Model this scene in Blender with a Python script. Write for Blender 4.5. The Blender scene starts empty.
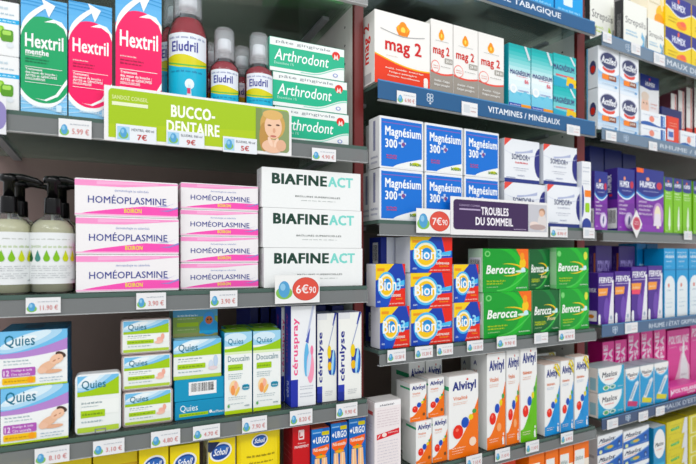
import bpy, bmesh, math, random
from mathutils import Vector, Matrix
random.seed(7)
PI = math.pi
SC = bpy.context.scene
COL = SC.collection

# ------------------------------------------------------------------ camera / bay geometry
F = 510.0; CX = 348.0; HY = 257.0; CH = 1.40       # focal length in px, centre, eye line, eye height

class Bay:
    def __init__(self, ox, oy, vx):
        l = math.hypot(vx - CX, F)
        self.o = (ox, oy); self.d = ((vx - CX) / l, F / l); self.n = (-self.d[1], self.d[0])
        self.ang = math.atan2(self.d[1], self.d[0])
    def world(self, u, w, z=0.0):
        return Vector((self.o[0] + u * self.d[0] + w * self.n[0], self.o[1] + u * self.d[1] + w * self.n[1], z))
    def U(self, px, w=0.0):                            # distance along the bay of the point seen at column px
        k = (px - CX) / F
        ax = self.o[0] + w * self.n[0]; ay = self.o[1] + w * self.n[1]
        return (k * ay - ax) / (self.d[0] - k * self.d[1])
    def Z(self, px, py, w=0.0):
        p = self.world(self.U(px, w), w)
        return CH + (HY - py) * p.y / F

L = Bay(-.2306, .70, 1430)
p = L.world(L.U(370), 0)
M = Bay(p.x, p.y, 1283)
p = M.world(M.U(599), .022)
R = Bay(p.x, p.y, 1212)
L.sh = dict(T=.431, A=.178, B=-.0463, C=-.229, K=-.445)
M.sh = dict(T=.4996, D=.287, E=.061, F=-.153, G=-.363, K=-.575)
R.sh = dict(M.sh)
for b in (L, M, R):
    for k in b.sh: b.sh[k] += CH

# ------------------------------------------------------------------ materials
def lin(c):
    if isinstance(c, str):
        c = c.lstrip('#')
        if len(c) == 3: c = ''.join(q * 2 for q in c)
        c = [int(c[i:i + 2], 16) / 255 for i in (0, 2, 4)]
    return tuple(v / 12.92 if v <= .04045 else ((v + .055) / 1.055) ** 2.4 for v in c)
_m = {}
def mat(col, rough=.38, name=None, metal=0, coat=0):
    key = (col, rough, name)
    if key in _m: return _m[key]
    m = bpy.data.materials.new(name or 'print_' + str(col).strip('#')); m.use_nodes = True
    nt = m.node_tree; b = nt.nodes['Principled BSDF']
    r, g, bl = lin(col); y = .3 * r + .59 * g + .11 * bl
    r, g, bl = [max(0, min(.95, y + (q - y) * 1.12)) for q in (r, g, bl)]
    n = nt.nodes.new('ShaderNodeTexNoise'); n.inputs['Scale'].default_value = 60; n.inputs['Detail'].default_value = 3
    mx = nt.nodes.new('ShaderNodeMix'); mx.data_type = 'RGBA'
    mx.inputs['A'].default_value = (r, g, bl, 1); mx.inputs['B'].default_value = (r * .93, g * .93, bl * .93, 1)
    nt.links.new(n.outputs['Fac'], mx.inputs['Factor']); nt.links.new(mx.outputs['Result'], b.inputs['Base Color'])
    b.inputs['Roughness'].default_value = rough; b.inputs['Metallic'].default_value = metal
    b.inputs['Coat Weight'].default_value = coat; b.inputs['Specular IOR Level'].default_value = .32
    _m[key] = m; return m
def clear(name, col, fac, rough=.06, tint=None, milky=0, blend=.1):
    """see-through plastic / glass: tinted transparency under a clear reflection"""
    if name in _m: return _m[name]
    m = bpy.data.materials.new(name); m.use_nodes = True; nt = m.node_tree; nt.nodes.clear()
    out = nt.nodes.new('ShaderNodeOutputMaterial')
    tr = nt.nodes.new('ShaderNodeBsdfTransparent'); tr.inputs[0].default_value = (*lin(tint or '#ffffff'), 1)
    di = nt.nodes.new('ShaderNodeBsdfPrincipled'); di.inputs['Base Color'].default_value = (*lin(col), 1)
    di.inputs['Roughness'].default_value = rough
    if milky:                                          # light from the far side glows through
        tl = nt.nodes.new('ShaderNodeBsdfTranslucent'); tl.inputs[0].default_value = (*lin(col), 1)
        mk = nt.nodes.new('ShaderNodeMixShader'); mk.inputs[0].default_value = milky
        nt.links.new(di.outputs[0], mk.inputs[1]); nt.links.new(tl.outputs[0], mk.inputs[2]); di = mk
    gl = nt.nodes.new('ShaderNodeBsdfGlossy'); gl.inputs['Roughness'].default_value = rough
    a = nt.nodes.new('ShaderNodeMixShader'); a.inputs[0].default_value = fac
    nt.links.new(tr.outputs[0], a.inputs[1]); nt.links.new(di.outputs[0], a.inputs[2])
    fr = nt.nodes.new('ShaderNodeLayerWeight'); fr.inputs['Blend'].default_value = blend
    c = nt.nodes.new('ShaderNodeMixShader')
    nt.links.new(fr.outputs['Fresnel'], c.inputs[0]); nt.links.new(a.outputs[0], c.inputs[1]); nt.links.new(gl.outputs[0], c.inputs[2])
    nt.links.new(c.outputs[0], out.inputs['Surface'])
    _m[name] = m; return m

# ------------------------------------------------------------------ flat artwork: lists of polygons in a 0..1 face
_t = {}
def glyphs(s, bold):
    k = (s, bold)
    if k in _t: return _t[k]
    cu = bpy.data.curves.new('t', 'FONT'); cu.body = s; cu.resolution_u = 2; cu.fill_mode = 'BOTH'
    if bold: cu.space_character = 1 + bold * 1.6
    o = bpy.data.objects.new('t', cu); COL.objects.link(o)
    bpy.context.view_layer.update()
    me = bpy.data.meshes.new_from_object(o.evaluated_get(bpy.context.evaluated_depsgraph_get()))
    vs = [(v.co.x, v.co.y) for v in me.vertices]; fs = [tuple(f.vertices) for f in me.polygons]
    out = []
    for f in fs:
        q = [vs[i] for i in f]
        ar = sum(q[i][0] * q[(i + 1) % len(q)][1] - q[(i + 1) % len(q)][0] * q[i][1] for i in range(len(q)))
        if ar < 0: q.reverse()
        if abs(ar) > 1e-9: out.append(q)
    x0 = min(v[0] for v in vs); x1 = max(v[0] for v in vs); y0 = min(v[1] for v in vs); y1 = max(v[1] for v in vs)
    if bold:                                          # heavier strokes: overprinted copies, a hair apart
        d = bold * .75; src = out; out = []
        for dx, dy in ((-d, -d * .6), (d, -d * .6), (-d, d * .6), (d, d * .6)): out += [[(x + dx, y + dy) for x, y in q] for q in src]
        x0 -= d; x1 += d; y0 -= d * .6; y1 += d * .6
    out = [[((x - x0) / (x1 - x0), (y - y0) / (y1 - y0)) for x, y in q] for q in out]
    bpy.data.objects.remove(o); bpy.data.curves.remove(cu); bpy.data.meshes.remove(me)
    _t[k] = out; return out

def clip(poly, lo=(0, 0), hi=(1, 1)):
    for ax, lim, s in ((0, lo[0], 1), (0, hi[0], -1), (1, lo[1], 1), (1, hi[1], -1)):
        out = []; n = len(poly)
        for i in range(n):
            a = poly[i]; b = poly[(i + 1) % n]; da = (a[ax] - lim) * s; db = (b[ax] - lim) * s
            if da >= 0: out.append(a)
            if (da > 0 and db < 0) or (da < 0 and db > 0):
                t = da / (da - db); out.append((a[0] + (b[0] - a[0]) * t, a[1] + (b[1] - a[1]) * t))
        poly = out
        if len(poly) < 3: return []
    return poly
# every helper gives (list of polygons, colour)
def Rc(x0, y0, x1, y1, c): return ([[(x0, y0), (x1, y0), (x1, y1), (x0, y1)]], c)
def Pg(pts, c):
    ar = sum(pts[i][0] * pts[(i + 1) % len(pts)][1] - pts[(i + 1) % len(pts)][0] * pts[i][1] for i in range(len(pts)))
    return ([list(pts) if ar > 0 else list(reversed(pts))], c)
def El(cx, cy, rx, ry, c, n=28, rot=0):
    q = []
    for i in range(n):
        a = 2 * PI * i / n; x = math.cos(a) * rx; y = math.sin(a) * ry
        q.append((cx + x * math.cos(rot) - y * math.sin(rot), cy + x * math.sin(rot) + y * math.cos(rot)))
    return ([q], c)
def Rr(x0, y0, x1, y1, c, r=.06, asp=1):
    rx, ry = r, r * asp; q = []
    for (cx, cy, a0) in ((x1 - rx, y1 - ry, 0), (x0 + rx, y1 - ry, 90), (x0 + rx, y0 + ry, 180), (x1 - rx, y0 + ry, 270)):
        for k in range(6):
            a = math.radians(a0 + 18 * k); q.append((cx + rx * math.cos(a), cy + ry * math.sin(a)))
    return ([q], c)
def Bd(x0, x1, lo, hi, c, n=16):
    lo_ = lo if callable(lo) else (lambda x: lo); hi_ = hi if callable(hi) else (lambda x: hi)
    ps = []
    for i in range(n):
        a = x0 + (x1 - x0) * i / n; b = x0 + (x1 - x0) * (i + 1) / n
        la, lb, ha, hb = lo_(a), lo_(b), hi_(a), hi_(b)
        if ha > la or hb > lb: ps.append([(a, la), (b, lb), (b, max(hb, lb)), (a, max(ha, la))])
    return (ps, c)
def Gr(x0, y0, x1, y1, c0, c1, n=8):
    a = [int(c0[i:i + 2], 16) for i in (1, 3, 5)]; b = [int(c1[i:i + 2], 16) for i in (1, 3, 5)]
    out = []
    for i in range(n):
        t = (i + .5) / n; c = '#%02x%02x%02x' % tuple(int(a[k] + (b[k] - a[k]) * t) for k in range(3))
        out.append(Rc(x0, y0 + (y1 - y0) * i / n, x1, y0 + (y1 - y0) * (i + 1) / n, c))
    return out
def Tx(s, x, y, w, h, c, bold=.0, shear=0, rot=0):
    ps = []
    for q in glyphs(s, bold):
        if rot == 0: ps.append([(x + (a + shear * (b - .5)) * w, y + b * h) for a, b in q])
        else: ps.append([(x + (1 - b) * w, y + a * h) for a, b in q])
    return (ps, c, 4 if bold else 1)
def Mi(x0, y, x1, h, c, seed=0):
    """a line of print too small to read: a row of word-long dashes"""
    r = random.Random(seed + int(x0 * 999) + int(y * 999)); ps = []; x = x0; W = x1 - x0
    while x < x1 - .02 * W:
        l = min(W * r.uniform(.08, .2), x1 - x); k = max(2, int(l / W / .028)); s = l / k
        for i in range(k):
            a = x + i * s; t = h * r.choice((.72, .75, 1)); ps.append([(a, y), (a + s * .66, y), (a + s * .66, y + t), (a, y + t)])
        x += l + W * .035
    return (ps, c)
def barcode(x0, y0, x1, y1):
    out = [Rc(x0, y0, x1, y1, '#f4f4f4')]; r = random.Random(3); ps = []; n = 22
    for i in range(n):
        a = x0 + (x1 - x0) * (.08 + .84 * i / n); b = a + (x1 - x0) * .84 / n * r.uniform(.25, .75)
        ps.append([(a, y0 + (y1 - y0) * .25), (b, y0 + (y1 - y0) * .25), (b, y1 - (y1 - y0) * .1), (a, y1 - (y1 - y0) * .1)])
    out.append((ps, '#222222')); return out

# ------------------------------------------------------------------ mesh builder
LAY = .00005
class MB:
    def __init__(self): self.v = []; self.f = []; self.mi = []; self.m = []; self.sm = []
    def mid(self, m):
        if m not in self.m: self.m.append(m)
        return self.m.index(m)
    def poly(self, pts, m, smooth=False):
        b = len(self.v); self.v += [tuple(p) for p in pts]; self.f.append(tuple(range(b, b + len(pts)))); self.mi.append(self.mid(m)); self.sm.append(smooth)
    def art(self, prims, fn, strips=0, rough=.38, base=0):
        """fn(a, b, height) -> local point"""
        k = base
        for pr in prims:
            ps, c = pr[0], pr[1]; cp = pr[2] if len(pr) > 2 else 1; ko = k + 1; m = mat(c, rough); per = max(1, len(ps) // cp)
            for qi, q in enumerate(ps):
                k = ko + .22 * (qi // per) if cp > 1 else ko
                if strips:
                    xs = [x for x, _ in q]
                    for i in range(max(0, int(min(xs) * strips)), min(strips, int(max(xs) * strips) + 1)):
                        r = clip(q, (i / strips, 0), ((i + 1) / strips, 1))
                        if len(r) > 2: self.poly([fn(a, b, k * LAY) for a, b in r], m)
                else:
                    r = clip(q)
                    if len(r) > 2: self.poly([fn(a, b, k * LAY) for a, b in r], m)
            k = ko
    def box(self, x0, y0, z0, x1, y1, z1, m, mf=None):
        """mf: dict of per-face materials (front back left right top bottom)"""
        mf = mf or {}
        P = lambda x, y, z: (x, y, z)
        self.poly([P(x0, y0, z0), P(x1, y0, z0), P(x1, y0, z1), P(x0, y0, z1)], mf.get('front', m))
        self.poly([P(x1, y1, z0), P(x0, y1, z0), P(x0, y1, z1), P(x1, y1, z1)], mf.get('back', m))
        self.poly([P(x0, y1, z0), P(x0, y0, z0), P(x0, y0, z1), P(x0, y1, z1)], mf.get('left', m))
        self.poly([P(x1, y0, z0), P(x1, y1, z0), P(x1, y1, z1), P(x1, y0, z1)], mf.get('right', m))
        self.poly([P(x0, y0, z1), P(x1, y0, z1), P(x1, y1, z1), P(x0, y1, z1)], mf.get('top', m))
        self.poly([P(x0, y1, z0), P(x1, y1, z0), P(x1, y0, z0), P(x0, y0, z0)], mf.get('bottom', m))
    def carton(self, W, D, H, cols, r=.0007):
        """box with chamfered edges; cols = colours of front left right top (else white)"""
        g = lambda k: mat(cols.get(k, cols.get('all', '#f1f1ee')))
        x0, x1, y0, y1, z0, z1 = 0, W, 0, D, 0, H
        fr = {}
        fr['front'] = [(x0 + r, y0, z0 + r), (x1 - r, y0, z0 + r), (x1 - r, y0, z1 - r), (x0 + r, y0, z1 - r)]
        fr['back'] = [(x1 - r, y1, z0 + r), (x0 + r, y1, z0 + r), (x0 + r, y1, z1 - r), (x1 - r, y1, z1 - r)]
        fr['left'] = [(x0, y1 - r, z0 + r), (x0, y0 + r, z0 + r), (x0, y0 + r, z1 - r), (x0, y1 - r, z1 - r)]
        fr['right'] = [(x1, y0 + r, z0 + r), (x1, y1 - r, z0 + r), (x1, y1 - r, z1 - r), (x1, y0 + r, z1 - r)]
        fr['top'] = [(x0 + r, y0 + r, z1), (x1 - r, y0 + r, z1), (x1 - r, y1 - r, z1), (x0 + r, y1 - r, z1)]
        fr['bottom'] = [(x0 + r, y1 - r, z0), (x1 - r, y1 - r, z0), (x1 - r, y0 + r, z0), (x0 + r, y0 + r, z0)]
        for k, q in fr.items(): self.poly(q, g(k if k in cols else ('front' if k == 'back' and 'front' in cols else k)))
        edge = mat(cols.get('edge', cols.get('left', cols.get('all', '#f1f1ee'))))
        V = lambda k, i: fr[k][i]
        for a, i, j, b, p, q in (('front', 1, 2, 'right', 0, 3), ('right', 1, 2, 'back', 0, 3), ('back', 1, 2, 'left', 0, 3), ('left', 1, 2, 'front', 0, 3)):
            self.poly([V(a, i), V(b, p), V(b, q), V(a, j)], edge)
        T = fr['top']; B = fr['bottom']
        self.poly([V('front', 3), V('front', 2), T[1], T[0]], edge); self.poly([V('right', 3), V('right', 2), T[2], T[1]], edge)
        self.poly([V('back', 3), V('back', 2), T[3], T[2]], edge); self.poly([V('left', 3), V('left', 2), T[0], T[3]], edge)
        self.poly([B[3], B[2], V('front', 1), V('front', 0)], edge)
    def lathe(self, prof, m, cx=0, cy=0, seg=36, sx=1, sy=1):
        rings = []
        for r, z in prof:
            b = len(self.v); self.v += [(cx + r * sx * math.cos(2 * PI * i / seg), cy + r * sy * math.sin(2 * PI * i / seg), z) for i in range(seg)]
            rings.append(b)
        k = self.mid(m)
        for a, b in zip(rings, rings[1:]):
            for i in range(seg):
                j = (i + 1) % seg; self.f.append((a + i, a + j, b + j, b + i)); self.mi.append(k); self.sm.append(True)
    def prism(self, pts, y0, y1, m, mfront=None):
        """outline in x,z pulled through y; pts counter-clockwise seen from the front"""
        n = len(pts)
        self.poly([(x, y0, z) for x, z in pts], mfront or m)
        self.poly([(x, y1, z) for x, z in reversed(pts)], m)
        for i in range(n):
            a = pts[i]; b = pts[(i + 1) % n]
            self.poly([(a[0], y1, a[1]), (b[0], y1, b[1]), (b[0], y0, b[1]), (a[0], y0, a[1])], m)
    def tube(self, pts, rads, m, seg=12):
        rings = []
        for i, p in enumerate(pts):
            a = Vector(pts[max(0, i - 1)]); b = Vector(pts[min(len(pts) - 1, i + 1)]); d = (b - a).normalized()
            s = d.cross(Vector((0, 0, 1))) if abs(d.z) < .95 else d.cross(Vector((0, 1, 0)))
            s.normalize(); t = s.cross(d); bi = len(self.v)
            r = rads[i]; r = r if isinstance(r, tuple) else (r, r)
            for k in range(seg):
                an = 2 * PI * k / seg; self.v.append(tuple(Vector(p) + s * math.cos(an) * r[0] + t * math.sin(an) * r[1]))
            rings.append(bi)
        k = self.mid(m)
        for a, b in zip(rings, rings[1:]):
            for i in range(seg):
                j = (i + 1) % seg; self.f.append((a + i, b + i, b + j, a + j)); self.mi.append(k); self.sm.append(True)
        self.f.append(tuple(rings[0] + i for i in range(seg))); self.mi.append(k); self.sm.append(False)
        self.f.append(tuple(rings[-1] + i for i in reversed(range(seg)))); self.mi.append(k); self.sm.append(False)
    def mesh(self, name):
        me = bpy.data.meshes.new(name); me.from_pydata(self.v, [], self.f)
        for m in self.m: me.materials.append(m)
        me.polygons.foreach_set('material_index', self.mi); me.polygons.foreach_set('use_smooth', self.sm)
        me.validate(); me.update(); return me
def link(name, me, parent=None):
    o = bpy.data.objects.new(name, me); COL.objects.link(o)
    if parent: o.parent = parent
    return o
def tag(o, label, cat, group=None, kind=None):
    if label: o['label'] = label
    if cat: o['category'] = cat
    if group: o['group'] = group
    if kind: o['kind'] = kind
    return o
def put(o, bay, u, w, z): o.location = bay.world(u, w, z); o.rotation_euler = (0, 0, bay.ang); return o
WORLD = .90; E1 = 11; E2 = 11; E3 = 9; EXPO = -0.05
# ------------------------------------------------------------------ printed designs: each gives (colours of the carton's faces, {face: artwork})
WH = '#f2f2ef'
def squash(p, k): return ([[(x, 1 - (1 - y) * k) for x, y in q] for q in p[0]],) + tuple(p[1:])
def lines(x0, x1, ys, h, c, s=0): return [Mi(x0, y, x1 - (i % 3) * .06 * (x1 - x0), h, c, s + i) for i, y in enumerate(ys)]

def d_hextril(col='#ee2268', dark='#8c1440', menthe=False):
    a = Gr(0, 0, 1, 1, '#8fcbef', '#62aee2')
    for i in range(5): a.append(Bd(0, 1, lambda x, i=i: .03 + .028 * i + .02 * math.sin(4 * x + i), lambda x, i=i: .038 + .028 * i + .02 * math.sin(4 * x + i), '#b9dff5'))
    for i in range(3): a.append(Bd(0, 1, lambda x, i=i: .93 + .03 * i - .03 * x * x, lambda x, i=i: .938 + .03 * i - .03 * x * x, '#3f97d2'))
    sq = lambda cx, cy, rx, ry: [(cx + rx * math.copysign(abs(math.cos(t)) ** .92, math.cos(t)), cy + ry * math.copysign(abs(math.sin(t)) ** .92, math.sin(t))) for t in [2 * PI * k / 60 for k in range(60)]]
    a += [Pg(sq(.46, .44, .66, .385), '#f4f8fa'), Pg(sq(.5, .47, .66, .375), col)]
    a += [Bd(0, .56, lambda x: .655 + .275 * (x / .56) ** .62, lambda x: .70 + .27 * (x / .56) ** .5, '#f6fafa', 16), Pg([(.44, 1.0), (.74, .955), (.60, .845)], '#f6fafa'),
          Pg([(.5, .80), (.7, .835), (.88, .82), (1, .76), (1, .70), (.93, .765), (.75, .805)], '#f6fafa'),
          Pg([(.3, .13), (.5, .125), (.75, .18), (1, .33), (1, .28), (.8, .165), (.55, .115)], '#f6fafa')]
    a.append(Tx('Hextril', .09, .565, .83, .12, '#ffffff', .03))
    if menthe: a.append(Tx('menthe', .1, .505, .5, .05, '#ffffff', .04))
    a.append(Mi(.1, .49, .45, .01, '#e8f2ee', 4))
    a += lines(.1, .6, [.46, .435], .014, dark, 2)
    a += [Pg([(.09, .395), (.9, .395), (.9, .399), (.09, .399)], '#ffffff'), Tx('Traitement', .1, .367, .36, .02, '#ffffff', .03), Tx('des maux de bouche :', .1, .34, .68, .02, '#ffffff', .03),
          Tx('AFTES et GENCIVES', .1, .312, .68, .02, '#ffffff', .03), Tx('DOULOUREUSES', .1, .285, .42, .02, '#ffffff', .03), Rc(.09, .262, .9, .266, '#ffffff')]
    a += [Rr(.76, .03, .88, .09, '#d6ecf8', .02), Mi(.25, .05, .7, .02, '#d6ecf8', 3)]
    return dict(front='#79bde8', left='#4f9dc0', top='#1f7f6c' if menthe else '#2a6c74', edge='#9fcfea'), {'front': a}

def d_gum():
    a = [Rc(0, .60, 1, .68, '#35a9dc'), Mi(.15, .625, .9, .03, '#c8ecf8', 1)]
    for x, y, c in ((.15, .36, '#6fa935'), (.45, .42, '#8cc63f'), (.7, .36, '#5b9632')): a += [Rr(x - .2, y - .1, x + .14, y + .12, c, .06), Rr(x - .16, y + .02, x + .08, y + .1, '#a9d86a', .04)]
    a += [El(.75, .2, .1, .05, '#dfe5ea'), Mi(.1, .75, .9, .03, '#9ab8c8', 2), Mi(.1, .85, .7, .05, '#c0d4de', 3)]
    return dict(all='#eceeee'), {'front': a}

def d_arthro():
    a = [Bd(0, 1, lambda x: .12 if x < .55 else .12 + .30 * (1 - math.cos((x - .55) / .45 * PI)) / 2, lambda x: .76, '#2fb28a', 24),
         Bd(.4, 1, lambda x: .06 if x < .55 else .06 + .30 * (1 - math.cos((x - .55) / .45 * PI)) / 2, lambda x: .09 if x < .55 else .09 + .31 * (1 - math.cos((x - .55) / .45 * PI)) / 2, '#9ad8c2', 24),
         Tx('pâte gingivale', .08, .82, .72, .11, '#7e8a90', 0, 0), Tx('Arthrodont', .07, .34, .71, .33, '#f4fbf8', .012, .03),
         Tx('Enoxolone 1%', .06, .22, .25, .08, '#bfe8da'), El(.88, .76, .055, .125, '#d8332b'), Pg([(.845, .63), (.86, .8), (.88, .72), (.9, .8), (.915, .63), (.9, .63), (.88, .68), (.86, .63)], '#f6dcd6'), El(.87, .15, .035, .06, '#8f9fd0'), El(.87, .15, .02, .035, WH)]
    return dict(all='#edf0ee', left='#58b79c'), {'front': a}

def d_homeo():
    a = [Bd(0, 1, lambda x: .81 + .12 * (x > .45) * (x - .45) / .55 , lambda x: .965, '#f29ccb', 20), Bd(.2, .8, lambda x: .84 + .08 * x, lambda x: .94, '#f6b5d8', 8),
         Bd(.05, 1, lambda x: .07, lambda x: .07 + .24 * min(1, (x - .05) / .6) ** .8 - .07 * max(0, x - .65), '#f05fb2', 24),
         Bd(.0, 1, .04, .075, '#f7b9da', 4),
         Tx('HOMÉOPLASMINE', .12, .36, .76, .235, '#39418c', .012), Tx('dermatologie au calendula', .37, .665, .33, .08, '#8e9cc8'),
         Tx('BOIRON', .46, .12, .17, .12, '#f4e45a', .03),
         Pg([(.8, .2), (.9, .23), (1, .33), (1, .28), (.9, .19)], '#9a8ccc'), Pg([(.76, .32), (.88, .33), (.98, .44), (.9, .36), (.82, .34)], '#a9a4d8')]
    return dict(all='#f1eeef'), {'front': a, 'left': [Rc(.1, .8, .9, .95, '#f29ccb'), Rc(.1, .06, .9, .3, '#f29ccb')]}

def d_biafine():
    a = [Rc(0, .0, 1, 1, '#f0f2f1'), Tx('BIAFINE', .095, .60, .545, .27, '#173c2f', .06), Tx('ACT', .652, .60, .265, .27, '#86d6cc', .05),
         Tx('BRÛLURES SUPERFICIELLES', .32, .29, .46, .055, '#3d4744', .01), Mi(.38, .2, .73, .022, '#9aa29f', 3)]
    return dict(all='#eff1f0'), {'front': a, 'left': [Rc(.2, .15, .8, .85, '#e2e0e4'), Tx('ACT', .3, .3, .35, .4, '#c8b8c4', 0, 0, 90)]}

def head(lo, hi, c1='#8ecdf0', c2='#1f7fc6', band='#b890cf', y=.6):
    """the sky and coloured sweep on top of the ear-care packs"""
    return [Rc(0, y, 1, 1, '#7cc0e8'), El(.45, y + .24, .5, .12, '#b4daf0', 28, .35), El(.38, y + .26, .40, .09, '#dceff8', 28, .35), El(.3, y + .24, .25, .06, '#f0f7fa', 28, .3),
            Bd(0, 1, lambda x: y - .06, lambda x: y + .02 + .24 * x * x, band, 14)]
SK = '#e8bda0'
def d_quies12():
    a = [Rc(0, 0, 1, 1, '#f3f5f4')] + head(0, 0, band='#b58acb', y=.58)
    a += [Bd(0, 1, lambda x: .30 + .0 * x, lambda x: .51 + .12 * x * x, '#f3f5f4', 14), Tx('Quies', .07, .70, .44, .23, '#16708a', .012)]
    a += [Mi(.06, .455, .42, .03, '#7f9fa8', 1), Mi(.06, .40, .46, .025, '#a4b8be', 2), Rr(.04, .19, .52, .345, '#b05fb4', .02), Tx('12', .06, .21, .08, .10, '#f4e4f4', .03),
          Tx('Protège & isole', .17, .27, .3, .05, '#f4e4f4', .02), Tx('Cire naturelle', .17, .205, .27, .05, '#f4e4f4', .02), Rr(.04, .06, .52, .175, '#f2c324', .02), Mi(.07, .1, .4, .03, '#b8860c', 5), El(.45, .12, .05, .06, '#f6a52a'),
          Mi(.58, .12, .93, .02, '#8aa6b8', 6), Mi(.58, .07, .9, .02, '#a0b8c4', 7), Rc(0, 0, 1, .03, '#b7d433')]
    # sleeper resting on folded arms
    a += [El(.7, .34, .15, .075, SK, rot=.5), El(.78, .24, .14, .035, '#e2b193', rot=.05), El(.84, .46, .115, .085, '#efc6aa', rot=.6), El(.90, .535, .085, .05, '#4a362e', rot=-.5), El(.845, .465, .10, .07, '#efc6aa', rot=.7), El(.8, .43, .03, .012, '#c08468', rot=.6), El(.87, .46, .02, .006, '#8c5a48', rot=.6), El(.62, .27, .07, .06, '#ecc2a8')]
    return dict(all='#1b6f9c', front='#f3f5f4', top='#12577f', left='#2a86ae', edge='#1d6b96'), {'front': a, 'top': [Rc(.05, .1, .95, .9, '#1a6d97'), Rc(.3, .3, .6, .7, '#0f4a70')]}
def d_quies_small(kind=0):
    a = [Rc(0, 0, 1, 1, '#eef2ee')] + head(0, 0, band='#a4c93a', y=.64 if kind < 2 else .70)
    a += [Bd(.1, 1, .30, lambda x: .56 + .0 * x, '#f3f6f2', 4), Tx('Quies', .1, .68 if kind < 2 else .75, .40 if kind < 2 else .58, .22 if kind < 2 else .17, '#2b6f86', .012), Mi(.1, .50, .62, .035, '#6f8a92', 3), Mi(.1, .445, .5, .025, '#9fb2b4', 9), Rr(.08, .26, .66, .385, '#a9cc2c', .01), Mi(.11, .30, .6, .04, '#5f7f20', 2), Mi(.1, .17, .6, .03, '#8ea8ae', 5), Rc(0, 0, 1, .09, '#b4cf55')]
    if kind == 1: a += [El(.80, .35, .07, .10, '#f0b8a8', rot=.3), El(.86, .46, .04, .1, '#eeb09e'), El(.77, .28, .09, .05, '#f2c4b2')]
    if kind == 0: a += [El(.78, .33, .05, .12, '#d4e0ee'), El(.88, .42, .05, .15, '#c4d6ea'), El(.82, .24, .1, .05, '#e4d4d8')]
    return dict(all='#3a97bd', front='#eef2ee', top='#8cc0d8', left='#3b9cc0'), {'front': a, 'top': [Rc(.05, .1, .95, .5, '#b8d84a')]}
def d_child():
    a = [Rc(0, 0, 1, 1, '#7d9a54'), Rc(0, .7, 1, 1, '#4d92b8'), Mi(.1, .72, .55, .06, '#d6e4ea', 2), Mi(.1, .62, .5, .04, '#c0ccb0', 3), Rr(.08, .36, .56, .5, '#97b82a', .01), Mi(.1, .24, .5, .04, '#b9c890', 5), Rc(0, 0, 1, .14, '#8a8f5a'),
         El(.8, .32, .22, .28, '#2d8fc4'), El(.8, .62, .13, .24, '#3f8fd0'), El(.8, .56, .085, .14, '#b5643c'), El(.77, .58, .02, .03, '#2a1a18'), El(.84, .58, .02, .03, '#2a1a18'), Rc(.58, .1, 1, .2, '#35a0cc')]
    return dict(all='#3c6f6c', front='#7d9a54', top='#305a58'), {'front': a}
def d_tealbar():
    return dict(all='#1794bb', top='#1fa6cc'), {'front': barcode(.28, .25, .84, .86) + [Tx('2', .72, .45, .07, .22, '#333333')]}
def d_tealquies():
    return dict(all='#178fb8', top='#1fa6cc'), {'front': [Tx('Quies', .1, .38, .35, .42, '#eef8fa', .005), Bd(.08, .66, .16, .34, '#a7cc2e', 2), Mi(.1, .22, .6, .05, '#5f8a20', 3), El(.71, .3, .03, .09, '#f2f6f6'), Tx('earPlanes', .74, .2, .24, .14, '#e4f0f4', .02)]}
def d_docu():
    a = [Rc(0, 0, 1, 1, '#f2f5f2'), Rc(0, .83, 1, 1, '#a5d3ea'), El(.4, .93, .4, .06, '#d8ecf6'), Bd(0, 1, lambda x: .76, lambda x: .80 + .09 * x * x, '#9cc83c', 12), Bd(0, 1, lambda x: .73, lambda x: .76 - .0 * x, '#dfeec0', 2),
         Tx('Quies', .12, .84, .56, .085, '#2b7fa0', .012), Tx('Docucalm', .12, .64, .78, .07, '#7c98a2', .01), Rr(.12, .53, .66, .605, '#a4cb32', .01), Mi(.15, .555, .6, .02, '#6c9020', 2)]
    a += lines(.13, .66, [.48, .455, .43], .012, '#8ea8ae', 3)
    a += [El(.34, .32, .17, .09, '#f6d7a8'), El(.3, .29, .08, .06, '#ef9c62'), El(.4, .35, .06, .05, '#f3b6a0'), El(.46, .27, .1, .03, '#f0c070', rot=.5), Rr(.64, .28, .9, .35, '#3aa6c6', .06), Mi(.68, .3, .88, .02, '#d4eef4', 4)]
    a += lines(.13, .8, [.2, .175, .12], .01, '#9cb0b4', 7) + [El(.14, .1, .04, .02, '#6cae6c'), Mi(.72, .08, .9, .02, '#6a8890', 9), Rc(0, 0, 1, .045, '#b9d640')]
    return dict(all='#2aa0c4', front='#f2f5f2', top='#7fae3e', left='#2f9fc6', right='#3fa5c6'), {'front': a, 'top': [Rc(.1, .1, .9, .6, '#3a9a8a')]}
NV = '#20308e'
def d_ceruspray():
    a = [Rc(0, 0, 1, 1, '#eef0f2'), Rc(0, 0, .28, .27, '#2432a0'), Tx('céruspray', .06, .31, .28, .57, '#e8608e', .035, 0, 90), Pg([(.62, .70), (.7, .70), (.95, 1.0), (.86, 1.0)], '#c0c6dc'), Pg([(.58, .64), (.68, .72), (.78, .78), (.70, .62)], '#4c5cb0'),
         El(.62, .46, .10, .17, '#6cb6e0', rot=-.1), El(.78, .38, .15, .16, '#f2a0b8', 20, .2), El(.72, .42, .07, .15, '#cfe0f2', rot=-.5), El(.84, .55, .06, .05, '#ee86a8')]
    a += lines(.36, .9, [.19, .165, .12, .09], .01, '#a8aeb8', 3)
    return dict(all='#2230a2', front='#eef0f2', left='#2432a0', top='#c8cce0'), {'front': a, 'left': [Tx('céruspray', .25, .42, .3, .5, '#b84a90', .02, 0, 90), Rc(.1, .05, .9, .3, '#2a3cb8'), Tx('céru', .3, .08, .35, .16, '#e8ecf8', .02, 0, 90)]}
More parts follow.
